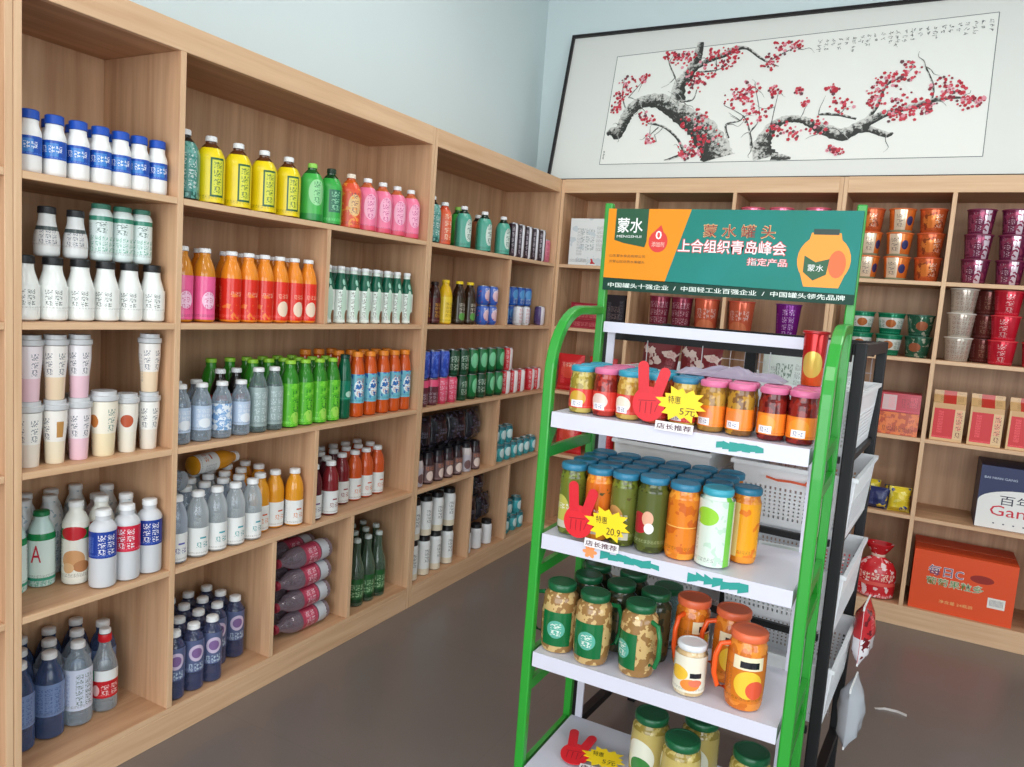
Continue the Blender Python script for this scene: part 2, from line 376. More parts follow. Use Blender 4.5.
run([(k1, 'pale cone shaped milk bottle in upper layer', .30), (k1, 'pale cone shaped milk bottle in upper layer', .37), (k2, 'white and green milk bottle in upper layer', .436), (k2, 'white and green milk bottle in upper layer', .495), (k2, 'white and green milk bottle in upper layer', .55)], -.075, ZS[3]+.1525, 'second shelf, '+W1, 'shrink-wrapped milk bottles on the black caps')
lidw = mat((226, 228, 230), .25, trans=.25)
def tumbler(c, c2, els, h=.158, r=.0275):
    side = label(c, [('r', 0, 1, .0, .42, c2)]+els, .2)
    b = MB(); b.lathe([(r*.72, 0), (r*.76, .004), (r*.84, h*.35), (r, h*.62), (r, h-.026)], 20)
    t = MB(); t.lathe([(r+.001, h-.025), (r+.003, h-.023), (r+.003, h-.012), (r*.92, h-.010), (r*.9, h)], 20)
    return kind('milk_tea_cup', 'cup', [('body', b.mesh('milk_tea_cup', side)), ('lid', t.mesh('lid', lidw))])
tx = lambda c: [('t', .38, .5, .45, .88, c, 1, 3), ('t', .56, .68, .45, .88, c, 1, 3)]
gry = (88, 96, 110)
tp = tumbler((236, 230, 232), (236, 196, 208), tx(gry)); tpr = tumbler((238, 228, 232), (236, 200, 210), [('t', .34, .46, .4, .9, (196, 60, 100), 1, 3)]+tx(gry)[1:])
tcr = tumbler((240, 234, 226), (238, 224, 196), [('r', .58, .68, .5, .8, (190, 140, 80))]+tx(gry)[:1]); tw = tumbler((238, 236, 230), (232, 222, 208), tx(gry)); tpe = tumbler((238, 232, 226), (238, 212, 180), tx(gry))
tye = tumbler((240, 232, 214), (238, 222, 184), [('e', .4, .65, .06, .12, (196, 120, 60))]+tx((110, 140, 130))[1:], .17, .034); tre = tumbler((238, 232, 220), (236, 230, 214), [('e', .5, .65, .1, .13, (190, 90, 60))])
run([(tw, 'white milk tea cup, lower layer', .248), (tcr, 'cream milk tea cup, lower layer', .309), (tp, 'pink milk tea cup, lower layer', .370), (tye, 'wide yellowish milk tea cup', .4365), (tre, 'cream milk tea cup with reddish picture', .5035), (tw, 'pale milk tea cup below single upper cup', .567)], -.055, ZS[2], F3+', '+W1, 'milk tea cups', rz=50)
run([(tpr, 'pink milk tea cup with red lettering, upper layer', .248), (tpe, 'cream milk tea cup, upper layer', .309), (tp, 'pink milk tea cup, upper layer', .370)], -.055, ZS[2]+.1585, F3+', '+W1, 'milk tea cups', rz=50)
run([(tpe, 'peach milk tea cup standing alone in upper layer', .567)], -.055, ZS[2]+.159, F3+', '+W1, 'milk tea cups', rz=50)
run([(tw, 'white milk tea cup behind the yellowish one, lower layer', .402), (tw, 'white milk tea cup hidden between front cups', .47)], -.118, ZS[2], F3+', '+W1, 'milk tea cups')
# fourth shelf, leftmost
def sport(c, extra=()): return bottle('sports_drink_bottle', mat((226, 228, 232), .18, trans=.2), capw, label(c, [('t', .4, .62, .1, .9, (240, 240, 245), 2, 3), ('t', .05, .2, .2, .8, (230, 230, 240), 2, 3)]), h=.208, r=.0333, lz=(.40, .74), capr=.0175, caph=.017, neck=.86, sh=.76)
sb, sr = sport((32, 62, 150)), sport((206, 40, 66))
run([(sb, 'sports drink bottle with blue band', .432), (sr, 'sports drink bottle with red band', .5005), (sb, 'sports drink bottle with blue band', .5693)], -.045, ZS[1], 'front row, fourth shelf, '+W1, 'sports drink bottles')
ad = bottle('yogurt_drink_bottle', label((206, 232, 226), [('t', .3, .7, .0, .3, (90, 180, 160), 5, 2)], .3), mat((30, 120, 70), .4), label((222, 240, 234), [('r', 0, 1, .86, 1, (30, 140, 80)), ('r', .0, 1, 0, .06, (60, 160, 130))]), h=.20, r=.032, lz=(.1, .72), capr=.017, caph=.014, neck=.88, sh=.66)
aA = text_mesh('A', -.012, .012, .07, .115, mat((200, 40, 66), .4), y=-.0335); ad['parts'].append(('letter', aA))
run([(ad, 'pale green yogurt drink bottle with red letter', .27), (ad, 'pale green yogurt drink bottle with red letter', .342)], -.165, ZS[1], F4+', '+W1, 'yogurt drink bottles', rz=42, jit=4)
nut = bottle('nut_milk_bottle', label((236, 236, 226), [], .3), mat((232, 234, 232), .4), label((238, 236, 224), [('r', 0, 1, .72, .9, (40, 140, 76)), ('e', .5, .82, .16, .12, (200, 40, 50)), ('e', .5, .36, .14, .17, (214, 160, 110)), ('e', .6, .24, .1, .1, (188, 130, 86)), ('e', .44, .22, .07, .09, (222, 180, 134))]), h=.222, r=.033, lz=(.06, .76), capr=.0165, caph=.016, neck=.88, sh=.7)
run([(nut, 'nut milk bottle with green top and nut picture', .405), (nut, 'nut milk bottle with green top and nut picture', .475)], -.118, ZS[1], F4+', '+W1, 'nut milk bottles', rz=45, jit=5)
wh = bottle('milk_drink_bottle', label((228, 232, 232), [('n', (170, 190, 200), 60, .6)], .3), capw, label((216, 226, 230), [('t', .3, .7, .1, .9, (96, 130, 150), 4, 4)]), h=.215, r=.032, lz=(.1, .62), capr=.0165, caph=.016, neck=.86, sh=.62)
pk = bottle('milk_drink_bottle', mat((226, 206, 212), .2, trans=.2), capw, label((196, 90, 120), [('t', .3, .7, .2, .8, (240, 230, 235), 4, 3)]), h=.208, r=.032, lz=(.4, .72), capr=.0175, caph=.016, neck=.86, sh=.74)
put(wh, -.118, .548, ZS[1]+.0005, 'white milk drink bottle right behind the red and blue banded ones, leftmost bay', None, 1.0)
put(pk, -.19, .511, ZS[1]+.0005, 'milk drink bottle with pink band, fourth shelf, leftmost bay', None, 1.0)
run([(wh, 'white milk drink bottle with pale cap', y) for y in (.265, .335, .405, .5685)], -.235, ZS[1], F4+', '+W1, 'milk drink bottles', 2)
run([(wh, 'white milk drink bottle with pale cap', y) for y in (.30, .37, .44, .511)], -.291, ZS[1], F4+', '+W1, 'milk drink bottles', 3)
# bottom shelf, leftmost
bw = bottle('water_bottle', navyw, capw, label((120, 142, 184), [('t', .3, .7, .1, .9, (80, 100, 146), 4, 6)], .2), h=.232, r=.036, lz=(.28, .66), capr=.0165, caph=.018, neck=.86, sh=.64, rib=.03)
bl = bottle('water_bottle', water, capw, label((214, 222, 240), [('t', .25, .5, .1, .9, (120, 140, 190), 4, 8), ('t', .55, .75, .1, .9, (60, 90, 80), 2, 6)], .2), h=.232, r=.037, lz=(.2, .7), capr=.0165, caph=.018, neck=.86, sh=.66, rib=.02)
P5 = [(-.145, .430), (-.145, .352), (-.213, .391), (-.213, .469), (-.213, .313), (-.281, .546), (-.281, .352), (-.281, .43), (-.281, .508-.0), (-.145, .274), (-.281, .274)]
P5[5] = (-.213, .547)
for i, (x, y) in enumerate(P5):
    d = ['pale water bottle standing clear in front, beside the red-labelled bottle', 'dark blue tinted water bottle left of the pale front one'][i] if i < 2 else 'tinted water bottle, '+['', '', 'third', 'fourth', 'fifth', 'sixth', 'seventh', 'eighth', 'ninth', 'tenth', 'rearmost'][i]+' of the group behind the pale one'
    put(bl if i in (0, 2, 3) else bw, x, y, ZS[0]+.001, d+', '+('bottom shelf' if i < 2 else 'leftmost bottom bay'), 'water bottles on the leftmost bottom shelf', radians(40+J(20)))
ck = bottle('soda_bottle', clear, capw, label((196, 30, 40), [('r', 0, 1, .62, 1, (232, 236, 236)), ('e', .42, .28, .05, .2, (236, 190, 190)), ('t', .48, .72, .08, .5, (240, 220, 220), 2, 2), ('r', .3, .4, .62, 1, (60, 140, 110))]), h=.238, r=.034, lz=(.18, .52), capr=.0155, caph=.014, neck=.84, sh=.5, dome=False)
nk = MB(); nk.lathe([(.0158, .200), (.0185, .204), (.0175, .222), (.0165, .2235)], 16, cap=False); ck['parts'].append(('neck_band', nk.mesh('neck_band', mat((210, 28, 40), .4))))
put(ck, -.150, .512, ZS[0]+.001, 'clear bottle with red and white label and red neck band, leftmost bottom bay', None, radians(45))

# --- wide bay
W2 = 'wide bay'
def tea(body, cap, lab, name='tea_bottle', h=.193, r=.0388, sq=.5, **k_): return bottle(name, body, cap, lab, h=h, r=r, lz=(.03, .82), capr=.0145, caph=.016, neck=.89, sh=.66, sq=sq, **k_)
brown = mat((92, 52, 26), .15, coat=.3); amber = mat((196, 96, 30), .12, coat=.3); dgreen = mat((22, 60, 36), .12, coat=.3); orange = mat((222, 84, 28), .15, coat=.3)
vbox = lambda c, t: [('r', .52, .68, .1, .82, c), ('r', .54, .66, .14, .78, t), ('t', .55, .65, .16, .76, c, 1, 4)]
ty = tea(brown, capw, label((240, 214, 16), vbox((30, 90, 50), (214, 214, 60)), .3)); tt = tea(mat((40, 34, 26), .15), capw, label((66, 138, 126), [('t', .45, .68, .15, .9, (220, 230, 226), 2, 4), ('r', 0, 1, 0, .12, (20, 90, 80)), ('n', (110, 170, 160), 50, .58)], .3))
tg = tea(mat((30, 90, 40), .12), mat((150, 214, 90), .4), label((66, 178, 74), [('e', .6, .6, .11, .28, (150, 214, 150)), ('t', .55, .65, .35, .85, (36, 120, 70), 1, 3), ('r', 0, 1, 0, .14, (30, 140, 60))], .3)); tg2 = tea(mat((18, 60, 28), .12), mat((20, 50, 30), .4), label((52, 168, 66), [('r', .5, .68, .25, .75, (28, 104, 74)), ('t', .52, .66, .28, .72, (150, 210, 170), 1, 3)], .3))
to = tea(mat((206, 90, 34), .15), mat((240, 224, 204), .4), label((228, 84, 52), [('e', .58, .5, .09, .25, (236, 190, 130)), ('t', .52, .64, .3, .8, (120, 60, 70), 1, 3), ('n', (240, 150, 60), 60, .6)], .3)); tpk = tea(mat((196, 100, 60), .15), capw, label((240, 122, 158), [('e', .58, .55, .1, .3, (246, 180, 204)), ('t', .52, .64, .25, .85, (196, 70, 130), 1, 4), ('r', 0, 1, 0, .1, (226, 80, 110))], .3))
dy = [(tt, 'dark tea bottle with teal label', .668), (ty, 'yellow tea bottle', .757), (ty, 'yellow tea bottle', .855), (ty, 'yellow tea bottle', .957), (ty, 'yellow tea bottle', 1.06), (tg, 'green tea bottle with light cap', 1.168), (tg2, 'green tea bottle with dark cap', 1.262), (to, 'orange-red tea bottle', 1.365), (tpk, 'pink tea bottle', 1.457), (tpk, 'pink tea bottle', 1.546), (tpk, 'pink tea bottle', 1.635), (tpk, 'pink tea bottle', 1.724)]
run(dy, -.06, ZS[4], 'top shelf, '+W2, 'big tea bottles on the top shelf', rz=38, jit=5)
# second shelf
jp = dict(h=.212, r=.030, sq=0)
def tall(body, cap, lab, name='juice_bottle', lz=(.04, .62), sh=.64, **k_):
    a = dict(h=.212, r=.031, capr=.0155, caph=.014, neck=.88, rib=.02); a.update(k_); return bottle(name, body, cap, lab, lz=lz, sh=sh, **a)
juice = mat((234, 138, 34), .12, coat=.3); redj = mat((206, 58, 34), .12, coat=.3); gold = mat((206, 130, 30), .12, coat=.3)
p1 = tall(gold, capw, label((236, 96, 150), [('e', .6, .45, .1, .2, (244, 200, 222)), ('t', .53, .67, .2, .7, (200, 60, 120), 2, 3)]), 'tea_drink_bottle'); p2 = tall(juice, capw, label((222, 46, 30), [('t', .5, .7, .55, .7, (240, 180, 150), 3, 1), ('n', (236, 120, 50), 40, .62)])); p3 = tall(juice, capw, label((226, 48, 34), [('e', .6, .3, .1, .2, (240, 214, 190)), ('t', .5, .7, .55, .7, (240, 180, 150), 3, 1)]))
run([(p1, 'pink-labelled amber drink bottle', .66), (p1, 'pink-labelled amber drink bottle', .736), (p2, 'orange-red juice bottle', .833), (p2, 'orange-red juice bottle', .898), (p2, 'orange-red juice bottle', .963), (p3, 'orange-red juice bottle with pale flower', 1.0275), (p3, 'orange-red juice bottle with pale flower', 1.092), (p3, 'orange-red juice bottle with pale flower', 1.157)], -.05, ZS[3], F2+', '+W2, 'juice bottles on the second shelf', 0, rz=45, jit=6)
run([(p2, 'orange-red juice bottle', y) for y in (.695, .772, .868, .935, 1.0, 1.067, 1.13)], -.117, ZS[3], F2+', '+W2, 'juice bottles on the second shelf', 1)
gt = bottle('milk_tea_bottle', label((226, 236, 226), [('e', .62, .2, .1, .2, (120, 90, 60))], .3), capw, label((232, 240, 232), [('r', 0, 1, .66, 1, (12, 92, 68)), ('e', .58, .4, .07, .34, (190, 214, 196)), ('t', .44, .54, .1, .64, (90, 80, 60), 1, 4), ('e', .66, .12, .06, .14, (120, 84, 56)), ('e', .58, .82, .04, .06, (150, 200, 180))]), h=.203, r=.0275, lz=(.02, .88), capr=.0145, caph=.013, neck=.9, sh=.56, dome=False)
run([(gt, 'white bottle with dark green top', y) for y in (1.252, 1.322, 1.39, 1.455, 1.522, 1.588, 1.652, 1.716)], -.05, ZS[3], F2+', '+W2, 'green and white bottles on the second shelf', 0, rz=45, jit=5)
run([(gt, 'white bottle with dark green top', y) for y in (1.285, 1.355, 1.42, 1.487, 1.553, 1.62, 1.685)], -.112, ZS[3], F2+', '+W2, 'green and white bottles on the second shelf', 1)
# third shelf
wb = tall(water, capw, label((186, 204, 226), [('t', .45, .7, .1, .9, (236, 240, 246), 3, 4), ('e', .6, .3, .1, .2, (230, 236, 242))], .25), 'water_bottle', lz=(.2, .62), h=.172, r=.029, neck=.86)
wb2 = tall(water, capw, label((130, 170, 214), [('t', .45, .7, .1, .9, (236, 240, 246), 2, 3), ('n', (226, 234, 242), 70, .52)], .25), 'water_bottle', lz=(.15, .62), h=.172, r=.030, neck=.86)
cw = tall(mat((150, 172, 170), .08, alpha=.5), capw, label((150, 168, 166), [('t', .45, .7, .1, .9, (200, 214, 214), 2, 4)], .3), 'water_bottle', lz=(.1, .7), h=.207, r=.030)
gg = tall(mat((50, 130, 36), .12), mat((150, 206, 60), .4), label((92, 186, 44), [('t', .52, .7, .3, .85, (30, 110, 50), 1, 3), ('e', .6, .2, .09, .14, (160, 220, 90)), ('n', (120, 206, 60), 50, .58)]), 'green_tea_bottle', lz=(.02, .66), h=.226, r=.031)
gd = tall(mat((14, 92, 62), .12), mat((14, 60, 50), .4), label((16, 120, 92), [('e', .6, .3, .08, .16, (180, 220, 200))]), 'green_tea_bottle', lz=(.3, .6), h=.236, r=.027, neck=.92, sh=.5)
ot = tall(mat((206, 84, 24), .12, coat=.3), mat((232, 136, 40), .4), label((110, 186, 206), [('e', .56, .5, .1, .3, (226, 240, 244)), ('t', .5, .7, .2, .9, (190, 70, 60), 2, 3), ('n', (50, 110, 180), 60, .6)]), 'orange_drink_bottle', lz=(.22, .66), h=.245, r=.030, capr=.0185, caph=.02)
oc = bottle('cola_bottle', mat((30, 24, 22), .1, coat=.3), capw, label((170, 40, 40), [('t', .45, .7, .2, .8, (230, 220, 220), 3, 1)]), h=.20, r=.029, lz=(.35, .6), capr=.0145, caph=.015, neck=.86, sh=.6)
run([(wb, 'clear water bottle', .665), (wb, 'clear water bottle', .738), (wb2, 'water bottle with blue label', .812), (wb, 'clear water bottle with violet label', .885), (cw, 'grey-green clear bottle', .955), (cw, 'grey-green clear bottle', 1.022), (gg, 'bright green tea bottle', 1.093), (gg, 'bright green tea bottle', 1.163), (gg, 'bright green tea bottle', 1.232), (gg, 'bright green tea bottle', 1.30), (gd, 'slim dark green bottle', 1.366), (ot, 'orange drink with blue label', 1.435), (ot, 'orange drink with blue label', 1.51), (ot, 'orange drink with blue label', 1.59), (ot, 'orange drink with blue label', 1.66), (ot, 'orange drink with blue label', 1.73)], -.05, ZS[2], F3+', '+W2, 'bottles on the wide third shelf', 0, rz=45, jit=8)
run([(wb2, 'clear bottle with blue label', .70), (wb2, 'clear bottle with blue label', .772), (oc, 'dark cola bottle', .86), (oc, 'dark cola bottle', .925), (gg, 'bright green tea bottle', .991), (gg, 'bright green tea bottle', 1.06), (gg, 'bright green tea bottle', 1.128), (gg, 'bright green tea bottle', 1.198), (gg, 'bright green tea bottle', 1.266), (gg, 'bright green tea bottle', 1.335), (ot, 'orange drink with blue label', 1.405), (ot, 'orange drink with blue label', 1.475), (ot, 'orange drink with blue label', 1.55), (ot, 'orange drink with blue label', 1.625), (ot, 'orange drink with blue label', 1.695)], -.116, ZS[2], F3+', '+W2, 'bottles on the wide third shelf', 1)
run([(gg, 'bright green tea bottle', y) for y in (.88, .955, 1.025, 1.095, 1.163, 1.232)]+[(ot, 'orange drink bottle', y) for y in (1.30, 1.37, 1.44)], -.182, ZS[2], F3+', '+W2, 'bottles on the wide third shelf', 2)
# fourth shelf left: vitamin drinks
vt = lambda c, body, g: tall(body, capw, label((232, 234, 232), [('t', .5, .7, .25, .5, c, 2, 1), ('r', .56, .66, .6, .66, g), ('t', .05, .4, .1, .9, (170, 176, 180), 8, 8)]), 'vitamin_drink_bottle', lz=(.04, .46), sh=.64, h=.198, r=.0315, capr=.0165, caph=.017, rib=0)
va = vt((40, 150, 150), mat((236, 243, 246), .08, alpha=.5), (70, 160, 170)); vb = vt((90, 80, 150), mat((222, 234, 250), .08, alpha=.5), (90, 90, 170)); vo = vt((220, 120, 40), mat((222, 150, 36), .12, coat=.3), (200, 90, 50)); vr = vt((150, 40, 60), mat((128, 34, 40), .12, coat=.3), (150, 60, 70)); vq = vt((220, 110, 50), mat((206, 84, 34), .12, coat=.3), (210, 90, 50)); vd = vt((90, 60, 110), mat((88, 34, 44), .12, coat=.3), (110, 70, 120))
run([(vb, 'clear bottle with white label', .66), (va, 'clear bottle with white label', .735), (va, 'clear bottle with white label', .805), (va, 'clear bottle with white label', .875), (va, 'clear bottle with white label', .945)], -.05, ZS[1], F4+', '+W2, 'white-labelled drinks on the fourth shelf', 0, rz=45, jit=6)
run([(vo, 'amber bottle with white label', 1.014), (vo, 'amber bottle with white label', 1.080)], -.088, ZS[1], F4+', '+W2, 'white-labelled drinks on the fourth shelf', rz=45, jit=6)
run([(vo, 'amber bottle with white label nearest the divider', 1.140)], -.055, ZS[1], F4+', '+W2, 'white-labelled drinks on the fourth shelf', rz=45, jit=6)
for r_, x_ in ((1, -.118), (2, -.186), (3, -.254)):
    run([(va if r_ > 1 else vb, 'clear bottle with white label', y+.0) for y in (.675, .745, .815, .885, .95)]+([] if r_ == 1 else [(vo, 'amber bottle with white label', 1.02), (vo, 'amber bottle with white label', 1.10)] if r_ > 1 else []), x_, ZS[1], F4+', '+W2, 'white-labelled drinks on the fourth shelf', r_)
put(vo, -.20, .83, ZS[1]+.232, 'amber bottle lying on top of the clear bottles, fourth shelf, wide bay', 'bottles lying across the caps', rot=(radians(-90), 0, radians(6)))
put(wb2, -.075, .70, ZS[1]+.2285, 'clear bottle lying on the caps at the left, fourth shelf, wide bay', 'bottles lying across the caps', rot=(0, radians(-90), radians(12)))
# fourth shelf right
FR = 'fourth shelf right, '+W2
run([(vd, 'dark purple bottle with white label', 1.228), (vr, 'dark red bottle with white label', 1.315)], -.05, ZS[1], FR, 'red and orange vitamin drinks', 0, rz=45, jit=6)
run([(vd, 'dark purple bottle with white label', 1.275), (vd, 'dark purple bottle with white label', 1.36), (vr, 'dark red bottle with white label', 1.448), (vq, 'orange bottle with white label', 1.522), (vq, 'orange bottle with white label', 1.592), (vq, 'orange bottle with white label', 1.665)], -.112, ZS[1], FR, 'red and orange vitamin drinks', 1, rz=45, jit=6)
for r_, x_ in ((2, -.180), (3, -.248)):
    run([(vd, 'dark bottle with white label', y) for y in (1.25, 1.325, 1.40, 1.475)]+[(vq, 'orange bottle with white label', y) for y in (1.55, 1.625, 1.70)], x_, ZS[1], FR, 'red and orange vitamin drinks', r_)
# bottom: dark water pack
dw = bottle('flavoured_water_bottle', mat((96, 104, 146), .08, alpha=.6), capw, label((90, 100, 136), [('e', .58, .6, .12, .26, (206, 190, 214)), ('e', .58, .6, .08, .16, (130, 100, 150)), ('t', .45, .7, .0, .3, (190, 206, 220), 3, 1)], .25), h=.205, r=.0315, lz=(.3, .78), capr=.0165, caph=.017, neck=.88, sh=.74, rib=.02)
for r_, (x_, ys) in enumerate((( -.045, (.66, .728, .796)), (-.10, ()), )):
    if ys: run([(dw, 'dark bottle with round violet label', y) for y in ys], x_, ZS[0], 'bottom left of wide bay', 'dark water bottles in the wide bay', 0, rz=40, jit=8)
run([(dw, 'dark bottle with round violet label', y) for y in (.728, .80, .872, .945)], -.112, ZS[0], 'bottom left of wide bay', 'dark water bottles in the wide bay', 1, rz=40, jit=8)
run([(dw, 'dark bottle with round violet label', y) for y in (.66, .73, .80, .872, .945)], -.181, ZS[0], 'bottom left of wide bay', 'dark water bottles in the wide bay', 2)
run([(dw, 'dark bottle with round violet label', y) for y in (.73, .80, .872, .945)], -.250, ZS[0], 'bottom left of wide bay', 'dark water bottles in the wide bay', 3)
# bottom middle: lying soda bottles with silver bases toward the right
ls = bottle('soda_bottle', mat((170, 150, 162), .1, alpha=.6), mat((150, 40, 60), .4), label((176, 60, 86), [('t', .1, .9, .2, .8, (236, 220, 226), 8, 2)], .3), h=.25, r=.0385, lz=(.26, .56), capr=.0145, caph=.015, neck=.85, sh=.6)
bs = MB(); bs.lathe([(.004, -.006), (.024, -.005), (.035, .006), (.0392, .024), (.0392, .06)], 18, cap=True); ls['parts'].append(('base_cup', bs.mesh('base_cup', mat((196, 200, 206), .25))))
for l_ in range(4):
    for c_ in range(3):
        put(ls, -.075-.08*c_, 1.335, ZS[0]+.040+.0795*l_, 'lying soda bottle, %s layer up, %s column, bottom of wide bay' % (ORD[l_], ['front', 'middle', 'back'][c_]), 'soda bottles lying on their sides', rot=(radians(90), 0, 0))
# bottom right: green bottles
gb = bottle('soda_bottle', mat((110, 136, 112), .08, alpha=.6), mat((190, 200, 196), .4), label((36, 92, 44), [('t', .3, .8, .2, .8, (180, 214, 170), 5, 2), ('r', 0, 1, 0, .16, (20, 56, 30))], .3), h=.268, r=.033, lz=(.06, .42), capr=.0145, caph=.016, neck=.82, sh=.48, dome=False)
for r_, x_ in enumerate((-.065, -.135, -.205)):
    run([(gb, 'dark green soda bottle', y) for y in ((1.44, 1.508, 1.576, 1.644, 1.712) if r_ else (1.508, 1.576, 1.644))], x_, ZS[0], 'bottom right of wide bay', 'green soda bottles in the wide bay', r_, rz=45)

# --- corner bay (unit nearest the corner)
W3 = 'corner unit'
smo = tea(mat((200, 70, 40), .15), capw, label((224, 90, 50), [('t', .5, .7, .1, .9, (236, 220, 190), 2, 4)], .3), r=.032, h=.18); smt = tea(mat((20, 44, 32), .15), capw, label((74, 160, 138), [('e', .6, .5, .08, .34, (200, 214, 204)), ('t', .55, .66, .2, .85, (40, 90, 80), 1, 3)], .3), h=.185, r=.036); smn = tea(mat((40, 34, 30), .15), capw, label((150, 90, 60), [('r', .5, .8, .1, .9, (60, 150, 130))], .3), h=.18, r=.035)
run([(tt, 'teal-labelled tea bottle by the stile', 1.87), (smo, 'orange-red tea bottle', 1.965), (smt, 'dark tea bottle with teal label', 2.12), (smt, 'dark tea bottle with teal label', 2.30), (smt, 'dark tea bottle with teal label', 2.48)], -.055, ZS[4], TOP+', '+W3, 'tea bottles on the corner unit', rz=38, jit=5)
run([(smo, 'orange-red tea bottle', 2.04), (tg, 'green tea bottle', 2.21), (smn, 'brown-labelled tea bottle', 2.39)], -.145, ZS[4], 'behind, top shelf, '+W3, 'tea bottles on the corner unit', rz=38)
sc_ = can('coffee_can', label((44, 28, 40), [('r', .52, .60, 0, 1, (226, 226, 232)), ('t', .42, .5, .1, .9, (206, 190, 200), 1, 5), ('r', .7, .78, 0, 1, (210, 206, 214))], .3), h=.165, r=.028)
run([(sc_, 'slim dark coffee can', y) for y in (2.575, 2.65, 2.73, 2.81, 2.885)], -.05, ZS[4], TOP+', '+W3, 'slim dark coffee cans', rz=45, jit=4)
run([(can('juice_can', label((216, 120, 140), [('t', .45, .75, .1, .9, (160, 40, 70), 2, 4)], .3), h=.12, r=.027), 'small pink can at the right end', 2.948)], -.05, ZS[4], TOP+', '+W3, None)
# second shelf
dk = tall(mat((60, 26, 20), .12, coat=.3), mat((40, 22, 20), .4), label((80, 26, 24), [('t', .5, .7, .2, .8, (214, 160, 60), 2, 4)]), 'cola_bottle', h=.18, r=.029); yl = tall(mat((222, 176, 30), .15), mat((236, 200, 40), .4), label((236, 204, 60), [('t', .5, .7, .2, .8, (120, 60, 20), 2, 4)]), 'juice_bottle', h=.192, r=.032); dky = tall(mat((50, 30, 18), .12), mat((240, 206, 40), .4), label((52, 40, 22), [('t', .5, .7, .3, .8, (220, 214, 200), 2, 3), ('e', .6, .25, .1, .15, (90, 150, 70))]), 'energy_drink_bottle', h=.192, r=.031)
run([(dk, 'dark red bottle', 1.85), (dk, 'dark red bottle', 1.925), (yl, 'bright yellow juice bottle', 2.01), (dky, 'dark bottle with yellow cap', 2.12), (dky, 'dark bottle with yellow cap', 2.21)], -.055, ZS[3], F2+', '+W3, 'drinks on the corner unit second shelf', rz=45, jit=5)
cn = can('soda_can', label((60, 100, 190), [('e', .58, .5, .12, .3, (226, 190, 200)), ('t', .45, .7, .65, .9, (240, 240, 250), 3, 1), ('n', (200, 80, 110), 60, .66)], .3), h=.09, r=.031)
for l_ in range(2): run([(cn, 'blue and pink can', 2.325), (cn, 'blue and pink can', 2.405)], -.05, ZS[3]+.0925*l_, ['lower', 'upper'][l_]+' layer, second shelf, '+W3, 'blue and pink cans')
bc = can('soda_can', label((36, 96, 190), [('e', .58, .6, .12, .26, (90, 160, 220)), ('t', .48, .7, .1, .4, (220, 234, 246), 3, 2)], .3), h=.095, r=.032)
for l_ in range(2): run([(bc, 'blue can', y) for y in (2.54, 2.62, 2.70, 2.78, 2.86)], -.1, ZS[3]+.0975*l_, ['lower', 'upper'][l_]+' layer, second shelf, '+W3, 'blue cans', rz=45)
wr = can('soda_can', label((226, 226, 230), [('t', .45, .7, .1, .9, (190, 50, 60), 3, 4)], .3), h=.095, r=.026)
run([(wr, 'small white and red can before the blue ones', 2.66), (wr, 'small white and red can before the blue ones', 2.74)], -.035, ZS[3], F2+', '+W3, 'white and red cans')
run([(can('soda_can', label((90, 70, 120), [('r', .5, .66, 0, 1, (226, 220, 226))], .3), h=.1, r=.029), 'white and purple can at the right end', 2.942)], -.05, ZS[3], F2+', '+W3, None)
# third shelf: two layers of cans
def sc2(b, els): return can('soda_can', label(b, els, .28), h=.117, r=.032)
kp = sc2((96, 40, 54), [('r', 0, 1, .7, .95, (226, 80, 120)), ('t', .4, .8, .1, .5, (206, 190, 200), 4, 3)]); kpk = sc2((222, 70, 104), [('t', .45, .7, .1, .9, (240, 190, 205), 2, 4)]); kb = sc2((40, 70, 170), [('n', (80, 110, 206), 50, .55)]); kg = sc2((18, 110, 56), [('e', .58, .55, .1, .3, (120, 200, 150)), ('r', 0, 1, 0, .12, (10, 60, 36))]); kd = sc2((14, 66, 40), [('t', .45, .7, .2, .8, (200, 220, 200), 3, 2)]); kr = sc2((214, 40, 52), [('r', .52, .64, 0, 1, (236, 232, 232)), ('t', .42, .5, .1, .9, (240, 220, 220), 1, 4)])
run([(kp, 'dark and pink can', 1.86), (kp, 'dark and pink can', 1.935), (kpk, 'pink can', 2.01), (kpk, 'pink can', 2.085), (kd, 'dark green can', 2.175), (kg, 'green can', 2.26), (kd, 'dark green can', 2.345), (kg, 'green can', 2.43), (kg, 'green can', 2.51), (kr, 'red and white can', 2.60), (kr, 'red and white can', 2.68), (kr, 'red and white can', 2.76), (kr, 'red and white can', 2.865), (kr, 'red and white can', 2.94)], -.05, ZS[2], 'lower layer, third shelf, '+W3, 'cans on the corner unit third shelf', rz=45)
run([(kb, 'blue can', 1.86), (kb, 'blue can', 1.935), (kb, 'blue can', 2.01), (kd, 'dark green can', 2.095), (kd, 'dark green can', 2.175), (kg, 'green can', 2.26), (kg, 'green can', 2.345), (kg, 'green can', 2.43), (kg, 'green can', 2.51), (kr, 'red and white can', 2.60)], -.05, ZS[2]+.1185, 'upper layer, third shelf, '+W3, 'cans on the corner unit third shelf', rz=45)
